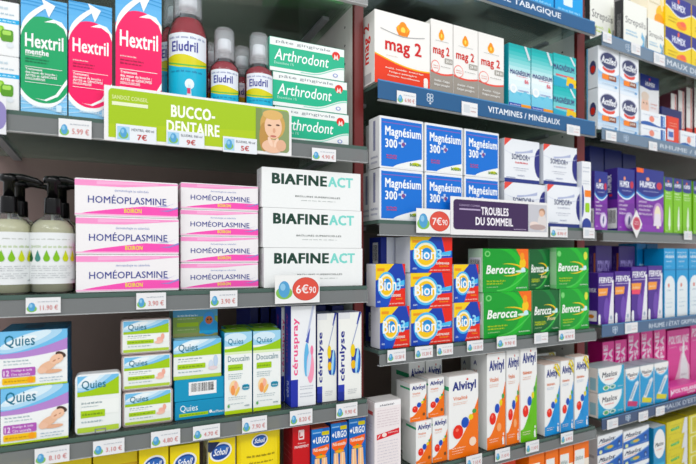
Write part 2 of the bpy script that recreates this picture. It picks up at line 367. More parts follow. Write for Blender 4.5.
def d_cerulyse():
    a = [Rc(0, 0, 1, 1, '#f0f1ec'), Rc(0, 0, .26, .10, NV), Rc(0, .1, .26, .18, '#2c3ca8'), Tx('cérulyse', .05, .22, .28, .57, '#232d86', .04, 0, 90), Rc(0, .93, .5, 1, '#e0e2e4'), Pg([(.84, .86), (1, 1), (.9, 1), (.78, .86)], '#28389c'),
         Pg([(.56, .62), (.6, .62), (.9, .9), (.86, .9)], '#9aa4c4'), Rr(.56, .30, .96, .58, '#22409c', .1), El(.62, .56, .1, .075, '#e8cc3c'), El(.64, .4, .1, .05, '#e8b83a'), El(.8, .44, .06, .16, '#a8d8ee', rot=-.35), El(.88, .40, .04, .12, '#2f78c8', rot=-.3)]
    a += lines(.4, .8, [.11, .09, .07], .01, '#b0b4b8', 3)
    return dict(all='#26348e', front='#f0f1ec', left='#222e88', top='#c4c8dc', edge='#26348e'), {'front': a}
YL = '#f3dc1c'
def sch(cx, cy, rx, ry, rot=.12): return [El(cx, cy, rx * 1.18, ry * 1.22, '#eef0f0', rot=rot), El(cx, cy, rx, ry, '#1c4796', rot=rot), El(cx, cy + ry * .35, rx * .8, ry * .4, '#3468b4', rot=rot), Tx('Scholl', cx - rx * .72, cy - ry * .42, rx * 1.44, ry * .9, '#f4f6f8', .03, .15)]
def d_scholl(k=0):
    a = sch(.5 if not k else .46, .865 if not k else .895, .34, .06, .03) + [Mi(.15, .76, .85, .015, '#8a7a14', 2), Mi(.2, .73, .8, .015, '#8a7a14', 3), El(.5, .3, .28, .14, '#f0c8a0')]
    if k: a += [Pg([(0, .985), (0, .91), (.1, .9), (.42, .975)], '#1e2c50')]
    return dict(all=YL, left='#c9ccc0', top='#e9cf24') if k else dict(all=YL), {'front': a, 'left': barcode(.2, .5, .8, .95) if k else []}
def d_scholltop():
    return dict(all='#e6cf1e', top='#ecd62a'), {'front': [Rc(0, .88, 1, .92, '#c9a81a'), Rc(0, .7, 1, .72, '#f6ec8a')]}
def d_redmed():
    a = [Rr(.34, .80, .66, .93, '#f2dada', .02), Pg([(.38, .82), (.58, .82), (.58, .9), (.38, .9)], '#c2242a'), Pg([(.42, .84), (.62, .85), (.6, .91), (.44, .9)], '#f2dada'), Mi(.3, .745, .75, .018, '#f2c8c8', 1), Tx('PANSEMENT', .12, .69, .8, .035, '#f4dcdc', .04), Mi(.12, .4, .6, .02, '#d8686a', 4)]
    a = [squash(p, .62) for p in a]
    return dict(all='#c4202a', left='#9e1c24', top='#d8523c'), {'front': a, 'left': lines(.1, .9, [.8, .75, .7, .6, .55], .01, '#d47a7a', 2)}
def d_urgo():
    a = [Rc(0, 0, 1, 1, '#1c66b8'), Rc(.0, .93, .6, 1, '#2f7fca'), Rr(.55, .90, .96, .955, '#d8c83c', .03), Rc(.06, .94, .5, .955, '#9cc4e8'), Tx('URGO', .24, .79, .70, .095, '#f4f7fa', .045), El(.13, .835, .07, .02, '#f4f7fa'), El(.13, .835, .02, .035, '#f4f7fa'),
         Pg([(.05, .66), (.05, .73), (.95, .765), (.95, .70), (.75, .62), (.5, .59), (.25, .61)], '#ef6a34'), Tx('Multi-extensible', .1, .68, .78, .05, '#f8e6d8', .04), El(.5, .6, .09, .04, '#3f9a54'), El(.5, .6, .3, .02, '#f0a83c')]
    for x, r in ((.2, .2), (.38, -.1), (.6, .12), (.82, -.22)): a.append(Pg([(x - .09 + r * .3, .58), (x + .07 + r * .3, .58), (x + .11, .1), (x - .1, .1)], '#f3c193'))
    a += [Pg([(.2, .58), (.26, .58), (.36, .1), (.28, .1)], '#f9d9b8'), Pg([(.66, .58), (.72, .58), (.72, .1), (.62, .1)], '#f9d9b8')]
    a = a[:1] + [squash(p, .62) for p in a[1:]]
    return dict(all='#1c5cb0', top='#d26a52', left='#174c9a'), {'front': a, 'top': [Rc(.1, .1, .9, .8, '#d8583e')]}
def d_drops():
    a = [Rc(0, 0, 1, 1, '#f1e9e9'), Rc(0, .93, 1, 1, '#f6f4f4'), Mi(.2, .94, .75, .025, '#4a4a58', 4)]
    for i in range(7): a.append(Mi(.1, .88 - i * .035, .93, .009, '#c8b4bc', i))
    a += [Pg([(.08, .50), (.93, .545), (.93, .615), (.08, .57)], '#d6303a'), El(.36, .555, .09, .028, '#f4e4dc'), Mi(.5, .565, .88, .018, '#f2c8c8', 3), El(.16, .545, .06, .012, '#f2c8c8', rot=.4)]
    for i in range(9): a.append(Mi(.1, .46 - i * .04, .9, .008, '#c0bcc8', i + 9))
    return dict(all='#f1ebea', top='#d8d4d2'), {'front': a, 'left': [Rc(.15, .82, .85, .87, '#cc5a58')] + lines(.15, .85, [.7, .66, .62, .5, .46], .01, '#cabcc0', 1)}
def d_alvityl(c='#ee7a26', wide=False, tall=False, sub='#e07a4c', flag=False, name='Vitalité'):
    ex = 1.6
    a = [Rc(0, 0, 1, 1, '#f2f2f0'), Bd(.08, 1, 0, lambda x: .13 + .57 * ((x - .08) / .92) ** ex, c, 24), Bd(.0, .12, 0, lambda x: .13, c, 2),
         Tx('Alvityl', .12, .79, .80, .14, '#22307c', .06), El(.62, .945, .035, .012, '#d23a34'), Tx(name, .14, .705, .48, .045, sub, .02) if name else Mi(.14, .705, .7, .035, sub, 2)]
    a += lines(.14, .62, [.67, .65], .01, '#e0a890' if c != '#2f8fd0' else '#a0b4cc', 3)
    a += [El(.86, .54, .07, .028, '#4c9e50'), El(.74, .475, .08, .035, '#e6d23a'), El(.54, .42, .13, .065 if not tall else .05, '#1d50b4'), El(.30, .32, .17, .085 if not tall else .062, '#e2392c'), El(.27, .345, .05, .02, '#f07a68')]
    if tall: a += [El(.64, .22, .12, .045, '#f4ab78' if c == '#ee7a26' else c), Mi(.12, .1, .6, .012, '#f6e0cc', 4), Mi(.12, .075, .55, .012, '#f6e0cc', 5), Pg([(.82, .03), (.92, .03), (.9, .09), (.86, .12), (.8, .09)], '#f4f4f2'), El(.87, .14, .035, .014, '#f4f4f2')]
    elif wide: a += [El(.8, .17, .12, .055, '#f8dcc4'), Mi(.1, .12, .55, .015, '#f8e0c8', 4), Mi(.1, .09, .5, .012, '#f8e0c8', 5), Mi(.1, .06, .45, .012, '#f8e0c8', 6)]
    else: a += [El(.84, .16, .08, .04, '#7a4a28'), Mi(.1, .07, .6, .02, '#f8e0c8', 4)]
    if flag: a += [Pg([(.62, .985), (.8, .985), (1, .87), (1, .93), (.86, 1), (.64, 1)], '#e2cf40'), Pg([(.58, .96), (.7, .985), (1, .84), (1, .80)], '#e2cf40')]
    sd = [Rc(.3, .83, 1, .88, '#3aa070' if c == '#ee7a26' else '#3b7fc0')] if not tall else [Tx('A', .2, .86, .2, .05, '#26357f', .04), Tx('V', .2, .76, .2, .05, '#d87a50')]
    return dict(all='#eeeeec', top='#e8e0dc' if not tall else '#ecd6ca'), {'front': a, 'left': sd, 'top': [Rc(.05, .1, .95, .9, '#d4a58c' if c == '#ee7a26' else '#b8bcae')]}
def d_mag2():
    a = [Rc(0, 0, 1, 1, '#f2f0ec'), Bd(0, 1, lambda x: 0, lambda x: .415 - .13 * math.sin(x * PI * .62), '#f2b93c', 20), Bd(0, 1, lambda x: 0, lambda x: .395 - .13 * math.sin(x * PI * .62), '#e2452c', 20),
         El(.5, .80, .12, .085, '#f2b02c'), El(.5, .83, .075, .09, '#f0961e'), El(.5, .80, .04, .045, '#f9dc6c'), Pg([(.37, .83), (.42, .72), (.58, .72), (.63, .83), (.56, .77), (.44, .77)], '#e88a1c'),
         Bd(.1, .9, lambda x: .70 + .10 * abs(x - .5) ** 1.4 * 2, lambda x: .712 + .10 * abs(x - .5) ** 1.4 * 2, '#a8a8a8', 16), Tx('mag 2', .18, .42, .66, .245, '#cb2c2c', .03), Mi(.2, .40, .4, .01, '#d8b8a8', 1)]
    a += [Tx('Anxiété - Irritabilité - Sommeil léger', .18, .215, .7, .03, '#fae4d8', .03), Tx('Fatigue passagère', .25, .165, .5, .03, '#fae4d8', .03), Tx('Crampes, fourmillements', .22, .115, .58, .03, '#fae4d8', .03), Rr(.88, .03, .96, .19, '#f4ece4', .03)]
    return dict(all='#efeeea'), {'front': a, 'left': [Tx('mag 2', .15, .30, .55, .56, '#d6302c', .03, 0, 90), Rc(.2, .03, .75, .16, '#bdbdbd')]}
def d_mag2g():
    a = [Rc(0, 0, 1, 1, '#f1efeb'), Bd(0, 1, 0, lambda x: .325 - .03 * math.sin(x * PI), '#e4584c', 10), Bd(0, 1, 0, lambda x: .30 - .03 * math.sin(x * PI), '#9a938a', 10),
         El(.48, .80, .13, .062, '#f2b02c'), El(.48, .82, .085, .068, '#f0961e'), El(.48, .80, .04, .03, '#f9dc6c'), Bd(.2, .8, lambda x: .725, lambda x: .731, '#b4b4b0', 4),
         Tx('mag 2', .1, .51, .74, .155, '#cb342c', .035), Rr(.62, .44, .98, .515, '#a8a49c', .02), Tx('24 H', .67, .455, .26, .042, '#f0eeea', .04), El(.2, .375, .19, .085, '#e88a80'), El(.2, .375, .165, .072, '#f1efeb'), Mi(.1, .38, .32, .015, '#d8685c', 2), Mi(.1, .35, .32, .015, '#d8685c', 3),
         Mi(.45, .385, .9, .012, '#a4a09a', 3), Tx('Anxiété - Fatigue', .14, .17, .7, .04, '#eceae6', .03), Tx('Fatigue passagère', .14, .115, .7, .04, '#eceae6', .03)]
    return dict(all='#eeece8'), {'front': a}
def d_magteal(flat=False):
    if flat:
        a = Gr(0, 0, 1, 1, '#bfe4ea', '#27b0b0') + [Tx('MAGNÉSIUM', .0, .50, .92, .22, '#3f4878', .05), Bd(.1, .9, .33, .38, '#d86a70', 2), Pg([(0, 0), (1, 0), (1, .22), (0, .30)], '#3aa8c4'), Pg([(.55, .08), (1, .04), (1, .3), (.6, .36)], '#f0c838'), El(.78, .1, .12, .08, '#2a78b8'), Pg([(.7, 1), (.78, 1), (.98, .75), (.9, .74)], '#dfe8ec')]
        return dict(all='#3fb4b8'), {'front': a}
    a = Gr(0, .0, 1, .55, '#bfe0f0', '#eff8fa', 6) + Gr(0, .55, 1, 1, '#dff2f4', '#12a5a5', 8)
    a += [Bd(0, 1, .08, .28, '#6ac0dc', 2), Pg([(0, .28), (.2, .22), (.35, .3), (.5, .22), (.75, .32), (1, .2), (1, .08), (0, .08)], '#7cc8e0'), Tx('MAGNÉSIUM', .06, .54, .9, .085, '#2c2d78', .025), Mi(.35, .515, .85, .015, '#d87a8c', 2), Tx('B6', .72, .43, .18, .06, '#e0707c', .04), El(.2, .32, .16, .07, '#f4f8fa'), El(.2, .32, .09, .04, '#e0ecf2'), Rc(.42, .3, .9, .315, '#a0aed0'),
          Rc(0, .0, 1, .055, '#f0ead8'), Rc(0, .055, .55, .1, '#2a3ca8'), Rc(.55, .02, 1, .1, '#efa03a'), Pg([(.68, 1), (.78, 1), (.98, .82), (.9, .79)], '#d4dfe4'), Mi(.05, .065, .5, .02, '#dfe4f4', 3)]
    return dict(all='#49b6c4', left='#2a98a8'), {'front': a}
def d_mag300():
    a = [Rc(.035, .035, .965, .95, '#1470cc'), Bd(.3, .965, .035, lambda x: .035 + .20 * (max(0, (x - .3) / .66)) ** .7, '#f0f2f0', 16), Rc(.06, .875, .94, .889, '#8c5cae'), Tx('Magnésium', .12, .58, .82, .235, '#f4f8fb', .04), Tx('300', .12, .40, .27, .17, '#f4f8fb', .04), Pg([(.42, .49), (.48, .49), (.48, .43), (.53, .43), (.53, .49), (.59, .49), (.59, .53), (.53, .53), (.53, .585), (.48, .585), (.48, .53), (.42, .53)], '#cfd8ea'), El(.53, .49, .04, .04, '#7c4c8c'),
         Mi(.15, .235, .38, .035, '#c8507c', 3), Mi(.15, .19, .38, .035, '#c8507c', 5), El(.82, .13, .09, .03, '#dfe04c'), Tx('BOIRON', .68, .085, .26, .06, '#5f8a3a', .05)]
    return dict(all='#eceef0'), {'front': a, 'left': [Rc(.42, .35, .62, .93, '#8a8ea8'), Mi(.2, .2, .85, .05, '#8890a8', 3), Rc(.2, .1, .8, .14, '#c0c4d0')], 'top': []}
def d_somdor(red=True):
    a = [Rc(0, 0, 1, 1, '#edf0f4'), Rc(0, 0, 1, .09, '#27367e'), El(1.02, .5, .17, .36, '#2c2f7a'), Bd(0, 1, lambda x: .72 - .12 * math.sin(x * 3), lambda x: .725 - .11 * math.sin(x * 3), '#c4cade', 14), Pg([(0, .82), (.2, 1), (.02, 1), (0, .98)], '#e2564c'), Bd(.3, .8, lambda x: .66 + .16 * (x - .3), lambda x: .665 + .4 * (x - .3) ** 2 + .05, '#b4bcd8', 8),
         Tx('SOMDOR+', .2, .53, .52, .13, '#4c5474', .03), Mi(.3, .445, .66, .04, '#d8404c' if red else '#b4b8c8', 2), Mi(.25, .33, .68, .02, '#a4a8b8', 4), Mi(.3, .28, .62, .02, '#b4b8c4', 5), Rc(.05, .1, .3, .12, '#a0a8c0'), Mi(.36, .15, .56, .04, '#9ca4ba', 7)]
    return dict(all='#dfe3ea'), {'front': a, 'left': [Rc(.2, .1, .8, .9, '#c9cedb'), Mi(.3, .3, .7, .3, '#9aa4c0', 1)]}
def d_slimwhite():
    a = [Rc(0, 0, 1, 1, '#eef0f2'), Mi(.1, .9, .85, .02, '#9aa4b8', 2), Mi(.1, .84, .8, .02, '#b0b8c8', 3), Mi(.1, .7, .8, .015, '#b8c0cc', 4), Mi(.1, .66, .8, .015, '#b8c0cc', 5), Rr(.3, .47, .98, .57, '#f0863c', .03), Rr(.35, .24, .85, .38, '#9ccc3c', .06), El(.0, .4, .22, .24, '#2c3f90'), El(.5, .02, .55, .13, '#2c3f90')]
    return dict(all='#e4e8ee'), {'front': a}
def d_bion(narrow=False):
    q = .62 if narrow else .5; asp = 1.35 if not narrow else 1.05
    a = [Rc(0, 0, 1, 1, '#1a3fa6'), Bd(.15, 1, lambda x: .0, lambda x: .62 - .0 * x, '#1a4fba', 2), Pg([(.74, 1), (1, 1), (1, .62), (.82, .58)], '#e23a30') if not narrow else Pg([(.9, 1), (1, 1), (1, .7)], '#e23a30'), Pg([(.42, 0), (1, 0), (1, .42), (.66, .40), (.52, .2)], '#e23a30'),
         Pg([(0, 1), (.5 if not narrow else .62, 1), (.2, .66), (0, .62)], '#f4cf2a'), Pg([(.05, .9), (.3, .9), (.28, .83), (.05, .83)], '#e89a2c'),
         El(.36, .5, .30, .30 * asp, '#5ab6ea', 32), El(.36, .5, .25, .25 * asp, '#f4f0d0', 32), El(.36, .49, .21, .21 * asp, '#f6c92c', 32), El(.38, .52, .13, .13 * asp, '#2f86cc', 32), El(.36, .49, .08, .08 * asp, '#5aaee0', 20),
         Pg([(.6, .53), (.97, .62), (.97, .50), (.6, .44)], '#54b8e6'), Tx('Bion', .09, .37, .50 if not narrow else .60, .30, '#f8fafc', .02), Tx('3', .60 if not narrow else .70, .37, .14, .29, '#a4daf4', .03), Mi(.68, .47, .96, .03, '#d8effa', 2),
         Tx('DÉFENSE', .60 if not narrow else .52, .225, .32, .075, '#f8e6dc', .05), Mi(.68, .155, .9, .045, '#f0a83c', 3), Mi(.45, .05, .95, .035, '#f6cfc4', 4), Mi(.05, .1, .15, .05, '#c8daf4', 5)]
    return dict(all='#ecedef', front='#1a3fa6', top='#244aa0', edge='#c4cbe0'), {'front': a}
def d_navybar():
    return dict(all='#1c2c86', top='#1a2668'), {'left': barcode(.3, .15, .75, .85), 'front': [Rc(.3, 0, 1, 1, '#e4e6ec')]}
GN = '#1f9a38'
def d_berocca(kind=0):
    base = GN if kind != 1 else '#14602e'; hi = '#35b53e' if kind != 1 else '#1d7a38'
    a = [Rc(0, 0, 1, 1, base), El(.28, .5, .62, .58, hi, 32), El(.18, .5, .58, .52, base, 32), Bd(.3, 1, lambda x: .02 + .9 * (x - .3) ** 2, lambda x: .05 + .92 * (x - .3) ** 2, '#5ac85c', 14)]
    if kind == 0: a += [Pg([(.72, 1), (1, 1), (1, .52), (.88, .60), (.82, .8)], '#ee7432'), El(.87, .66, .07, .12, '#f2c83a'), El(.86, .82, .05, .09, '#f0a030'), El(.1, .88, .06, .07, '#7fd07c'), El(.1, .88, .035, .04, base)]
    if kind == 2: a += [El(.9, .8, .06, .1, '#d8e05a'), El(.08, .85, .06, .07, '#7fd07c')]
    cx = .42 if kind != 2 else .4
    a += [El(cx + .14, .51, .32, .15, '#e6e24c'), El(cx + .10, .51, .34, .14, '#e8a030'), El(cx + .04, .51, .36, .135, base), Tx('Berocca', cx - .34, .42, .62, .20, '#f4f8f2', .04, .05)]
    if kind == 1: a += [Tx('Boost', .55, .28, .3, .09, '#e8e0b0', .03, .1), Mi(.1, .2, .5, .04, '#b8cc60', 1)]
    a += [El(.82, .47, .12, .03, '#d2f0dc'), El(.88, .51, .05, .05, '#c8ecf4'), Mi(.08, .24, .48, .035, '#c9dc3a', 2), Mi(.08, .18, .42, .035, '#c9dc3a', 3), Mi(.08, .11, .32, .025, '#b4dca0', 4), Mi(.72, .07, .96, .03, '#d8f0d8', 5)]
    return dict(all=base, top='#17782c', left='#cfe8cc' if kind == 0 else '#8ccf92'), {'front': a, 'left': barcode(.1, .3, .9, .8) if kind == 0 else [Rc(0, .1, 1, .9, '#a8d8aa')]}
def d_orange():
    a = [Rc(0, 0, 1, 1, '#efe6d8'), Rc(0, .78, 1, 1, '#ef7a30'), Rc(.05, .72, .7, .9, '#eef0ee'), Mi(.1, .78, .6, .05, '#8a9a9a', 2), El(.6, .3, .34, .24, '#c98a3a'), El(.65, .36, .2, .14, '#e4c07a'), El(.35, .2, .16, .1, '#8c5a2a'), Mi(.08, .62, .5, .04, '#b0a08a', 3)]
    return dict(all='#ef7a30', front='#efe6d8', top='#f08a44'), {'front': a}
def d_cyan():
    a = [Rr(.3, .3, .62, .62, '#e4f2f8', .03), Mi(.1, .15, .9, .06, '#9cd8f4', 3), Rc(0, 0, 1, .08, '#1a6fb0')]
    return dict(all='#1f9fe0', left='#1676b4'), {'front': a}
def d_strep(c='#b4d23c', band=False):
    a = [Rc(0, 0, 1, 1, '#f0f1ea'), Tx('Strepsils', .08, .46, .86, .19, '#4c4c50', .0), Mi(.1, .33, .55, .045, c, 2), Mi(.1, .26, .6, .045, c, 3), Pg([(.7, .02), (.86, .02), (.9, .3), (.78, .42), (.74, .3), (.84, .22)], c), Pg([(.86, 0), (.96, 0), (1, .4), (.94, .38)], '#8a9aa4')]
    return dict(all='#e8e8e2', left='#26262a'), {'front': a, 'left': [Mi(.3, .2, .7, .5, '#8c8c8c', 1)]}
def d_pastille():
    a = [Rc(0, 0, 1, 1, '#f1e9d2'), El(.9, .3, .4, .3, '#f2c24a'), El(.7, .1, .3, .2, '#eea23c'), Mi(.1, .7, .6, .06, '#c4b48c', 2), Mi(.1, .55, .7, .05, '#d0c4a0', 3), El(.85, .6, .07, .2, '#f6e2a0', rot=.3)]
    return dict(all='#ede4cc'), {'front': a}
HM = '#2b2f86'
def d_humexy():
    a = [Rc(0, 0, 1, 1, '#f0d322'), Bd(0, 1, lambda x: .52 + .12 * math.cos(x * 5.2 + .3) ** 1, 1, '#dfe6ee', 20), Bd(0, 1, lambda x: .56 + .12 * math.cos(x * 5.2 + .3), 1, HM, 20), Tx('HUMEX', .25, .60, .52, .2, '#e6eaf4', .05), El(.5, .88, .04, .07, '#e2604c'), El(.62, .18, .2, .12, '#f08a3c'), El(.68, .25, .12, .08, '#ee6c54'), Mi(.1, .3, .45, .04, '#b8981c', 2), Mi(.1, .2, .4, .04, '#b8981c', 3)]
    return dict(all='#e9cd24', top='#2b2f86'), {'front': a}
def d_actifed():
    a = Gr(0, 0, 1, .5, '#eef3f8', '#7fb2de', 6) + [Rc(0, .5, 1, .55, '#7fb2de'), Rc(0, .52, 1, 1, '#f0f3f6'), El(.5, .48, .52, .12, '#f0f3f6'), El(.5, .50, .30, .085, '#e25648'), El(.5, .70, .42, .215, '#c9ccd8', 32), El(.5, .70, .39, .19, '#3a3f66', 32), Tx('Actifed', .16, .62, .68, .17, '#eef0f4', .045, .05)]
    a += [Rr(.18, .23, .86, .36, '#8a4c34', .03), Rr(.18, .23, .5, .36, '#f0893c', .03), Tx('JOUR', .52, .26, .28, .07, '#f0e8e0', .05), Mi(.2, .12, .8, .02, '#a8b4c0', 2), El(.84, .1, .06, .03, '#6aa0d0')]
    return dict(all='#e6ecf1'), {'front': a, 'left': [Rc(.0, 0, .12, 1, '#6ab4dc'), El(.55, .5, .28, .17, '#3a3f66'), El(.55, .46, .2, .09, '#c8382e')], 'top': []}
def d_face():
    a = [Rc(0, 0, 1, 1, '#edf0f2'), Bd(0, 1, lambda x: .80 + .06 * abs(x - .5), 1, '#2b3a84', 12), Tx('HUMEX', .28, .85, .5, .06, '#f0f2f6', .05), El(.5, .95, .04, .02, '#c8506c'), El(.26, .55, .2, .17, '#f0cdb8'), El(.18, .60, .03, .015, '#8a6450'), El(.34, .60, .03, .015, '#8a6450'), El(.26, .45, .05, .015, '#c87870'), El(.26, .70, .2, .06, '#e4d4c4'), Mi(.55, .6, .9, .02, '#d88a7a', 2), Mi(.55, .55, .85, .02, '#e0a89a', 3), Rc(0, .12, 1, .2, '#22428c'), Mi(.4, .14, .8, .03, '#e0e8f4', 4)]
    return dict(all='#e8ebee'), {'front': a}
def d_spray():
    a = [Rc(0, 0, 1, 1, '#edf1f4'), Bd(0, 1, lambda x: 0, lambda x: .18 + .1 * math.sin(x * 6), '#2c5ca6', 12), Rc(.78, .1, .88, .9, '#2c5ca6'), Rc(.9, .1, .95, .9, '#4a9ad8'), El(.42, .5, .1, .22, '#e8907c'), Mi(.08, .7, .7, .06, '#9aaac0', 3)]
    return dict(all='#e6ebf0', top='#e8edf2'), {'front': a}
def d_redtall():
    a = [Rc(0, .15, .55, .55, '#d8dce8'), Rc(.1, .25, .5, .45, '#4868b0'), Mi(.2, .75, .8, .04, '#f4b8a0', 2), Mi(.2, .65, .8, .04, '#f4b8a0', 4)]
    return dict(all='#e04a34'), {'front': a}
def d_stripe():
    a = [Rc(0, 0, 1, 1, '#eeece9'), Rc(0, .25, 1, .42, '#de4832'), Rc(.72, 0, .88, 1, '#d24a40'), Mi(.1, .1, .6, .03, '#a4a4ac', 3), Mi(.1, .7, .6, .03, '#c0b8b8', 4)]
    return dict(all='#e6e2de', left='#5a2a38'), {'front': a}
def d_humexp(wide=False, side=False):
    a = [Rc(0, 0, 1, 1, '#7a2f9e')] + Gr(0, 0, 1, .45, '#8a3cae', '#6a2890', 4) + [Bd(0, 1, lambda x: .50 + .9 * (x - .5) ** 2 * .45, 1, '#d6ecf6', 18), Bd(0, 1, lambda x: .525 + .9 * (x - .5) ** 2 * .45, 1, '#2f7cc4', 18), Bd(0, 1, lambda x: .56 + .9 * (x - .5) ** 2 * .42, 1, '#232c84', 18),
         Tx('HUMEX', .12, .70, .56, .10, '#f0f2f8', .05), El(.83, .75, .1, .06, '#c23a4c'), El(.4, .84, .06, .03, '#e89a7c'), Mi(.25, .64, .8, .015, '#c4cce8', 2)]
    for i, w in enumerate((.32, .55, .45, .75)): a.append(Mi(.08, .46 - i * .065, .08 + w * .9, .035, '#e6d4ee', i))
    if wide: a += [El(.78, .28, .2, .2, '#b98ac8'), El(.76, .26, .12, .17, '#eee6c8'), Rc(.72, .06, .82, .3, '#f2ecd0'), Pg([(.6, .1), (.9, .1), (.84, .3), (.66, .3)], '#e8e0ea'), Rr(0, .93, .24, 1, '#ee6c3c', .01)]
    else: a += [El(.66, .17, .27, .13, '#c7b4dc'), El(.66, .17, .2, .1, '#e6dcee'), El(.66, .17, .05, .08, '#3f4a80', rot=-.6)]
    a.append(Mi(.08, .05, .2, .02, '#e6d4ee', 8))
    return dict(all='#4b2a86', front='#7a2f9e', top='#232a78', left='#3a2a80'), {'front': a, 'left': barcode(.1, .04, .95, .36) + [Rc(0, .36, 1, .5, '#6a3096'), Tx('HUMEX', .25, .62, .3, .28, '#e8ecf6', .04, 0, 90), El(.5, .57, .12, .02, '#c23a4c')], 'top': []}
def d_humexg():
    a = [Rc(0, 0, 1, 1, '#86c520'), Rc(0, .8, 1, 1, '#28347e'), El(.5, .8, .6, .05, '#28347e'), Tx('HUMEX', .1, .83, .78, .07, '#eef0f6', .05), El(.45, .93, .1, .02, '#e4704c'), Tx('MAUX', .14, .7, .55, .03, '#e8f4d0', .04), Mi(.14, .65, .85, .02, '#e8f4d0', 4), Mi(.14, .61, .8, .02, '#e8f4d0', 5), Pg([(.42, .12), (.72, .12), (.66, .42), (.6, .5), (.52, .42)], '#e4f0d8'), Rc(.5, .05, .64, .16, '#f0f6e8'), Mi(.1, .03, .4, .02, '#d8ecb0', 2)]
    return dict(all='#7cb922', top='#232c6c'), {'front': a}
PU = '#4a2488'
def d_fervex(red=False):
    a = [Rc(0, 0, 1, 1, PU), Pg([(.62, 0), (1, 0), (1, .86), (.9, .86)], '#ecebf0'), Pg([(.4, .0), (.64, .0), (.9, .8), (.86, .8)], '#6a3aa6'), El(.5, .3, .14, .22, '#6c48a8', rot=-.3), Tx('FERVEX', .06, .80, .86, .115, '#f4f4f8', .045, .02), Rc(.06, .755, .9, .768, '#c8c0e0'), Pg([(0, .55), (0, .70), (.62, .70), (.56, .56)], '#f2a050'),
         Mi(.06, .60, .5, .04, '#fadcb8', 3), Rc(0, 0, .14, .13, '#f0f0f4'), El(.07, .15, .07, .05, '#f0f0f4'), El(.82, .12, .06, .04, '#a4b4c4'), Mi(.68, .05, .96, .015, '#b4b4c4', 4)]
    if red: a.append(Pg([(0, .50), (0, .58), (.56, .58), (.5, .49)], '#e8506c'))
    return dict(all='#3f2080', front=PU, top='#4a2d84'), {'front': a, 'left': [Tx('FERVEX', .05, .62, .8, .08, '#e4e0ee', .04), Rr(.1, .06, .9, .26, '#ecebf0', .03), El(.5, .15, .2, .04, '#d88a3c'), El(.2, .55, .12, .03, '#ee8a3c')], 'top': []}
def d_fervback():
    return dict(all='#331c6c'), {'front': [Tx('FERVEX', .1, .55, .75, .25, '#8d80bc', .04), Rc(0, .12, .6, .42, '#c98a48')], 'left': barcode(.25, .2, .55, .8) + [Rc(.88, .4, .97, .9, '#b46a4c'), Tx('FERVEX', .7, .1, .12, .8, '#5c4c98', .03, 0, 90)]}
def d_ltblue():
    a = [Rc(0, 0, 1, 1, '#2e9bd2'), Mi(.1, .93, .9, .025, '#bfe2f4', 1), Mi(.12, .86, .9, .05, '#e8f4fa', 4), Mi(.2, .80, .7, .025, '#c8e6f6', 2), Mi(.2, .73, .6, .02, '#8acbea', 3), Rc(0, .68, 1, .7, '#1f80b8'), Rc(.06, 0, .94, .46, '#e9f0f2'), El(.5, .46, .44, .14, '#e9f0f2'), Mi(.25, .38, .6, .02, '#9aaec0', 5), El(.4, .46, .08, .03, '#d88a7c'), Mi(.2, .2, .75, .015, '#a4c0d0', 6), Mi(.2, .14, .7, .015, '#a4c0d0', 7), Mi(.2, .26, .7, .01, '#c0d0d8', 8)]
    return dict(all='#2a8fc8'), {'front': a}
def d_bluebig():
    a = [Mi(.25, .68, .8, .05, '#b8e0f4', 1), Mi(.4, .5, .75, .05, '#b8e0f4', 2)]
    return dict(all='#1c84c0'), {'front': a}
PK = '#d8288c'
def d_poly(kind=0):
    if kind == 0:
        a = Gr(0, 0, 1, 1, '#c01a74', '#e84a9c', 5) + [Tx('POLYSILANE', .08, -.25, .36, 1.2, '#f4dcea', .045, 0, 90), Tx('UPSA', .52, .38, .34, .5, '#f4dcea', .045, 0, 90)]
        return dict(all='#b01c6c', front=PK), {'front': a}
    if kind == 1:
        a = Gr(0, 0, 1, 1, '#d2408c', '#e2489c', 5) + [Tx('POLYSILANE', .06, .76, .88, .14, '#f6e2ee', .045, .03), Tx('UPSA', .55, .62, .36, .09, '#f6e2ee', .04), Mi(.08, .70, .4, .02, '#f0b8d4', 2), Pg([(.2, 0), (1, 0), (1, .35), (.6, .6), (.45, .3)], '#e8b4cc'), Pg([(.52, .05), (.95, .05), (.9, .4), (.72, .62), (.66, .62), (.58, .4)], '#ece6ea'), Pg([(.66, .5), (.76, .5), (.74, .8), (.69, .8)], '#f4f0f2'), Mi(.6, .2, .85, .03, '#c8b0c0', 4)]
        return dict(all=PK, front=PK), {'front': a}
    a = [Rc(0, 0, 1, 1, '#dc4c96'), Tx('POLYSILANE', .12, .40, .8, .35, '#f6e2ee', .045), Rc(0, 0, 1, .12, '#c02878'), Tx('UPSA', .6, .15, .26, .2, '#f6e2ee', .04), Pg([(.04, .2), (.12, .5), (.04, .8)], '#f6e2ee')]
    return dict(all='#cc3484', top='#d050a0'), {'front': a}
def d_maaloxh(c='#1e9fc6'):
    a = [Rc(0, 0, 1, 1, c), El(.46, 1.0, .46, .74, '#e6f2f6', 32), El(.44, 1.02, .42, .70, '#f4f3f0', 32), Tx('Maalox', .16, .60, .58, .22, '#3c4450', .03, .05), Mi(.26, .48, .6, .05, '#d8503c', 2), El(.3, .17, .12, .1, '#e8ead4'), El(.3, .17, .08, .07, '#5aa86c'), El(.55, .17, .12, .09, '#cfe4d4'), El(.55, .17, .07, .05, '#3c8a90'), Mi(.76, .12, .95, .05, '#c8e8f2', 3)]
    return dict(all='#e9e4de', front=c, top='#b6c4c8'), {'front': a, 'left': [Tx('Maalox', .15, .2, .3, .65, '#a04a48', .03, 0, 90), Rc(.6, .1, .9, .6, '#9cc4d0')], 'top': [Rc(.05, .1, .95, .9, '#92a8b0'), Rc(.2, .3, .6, .6, '#b48a90')]}
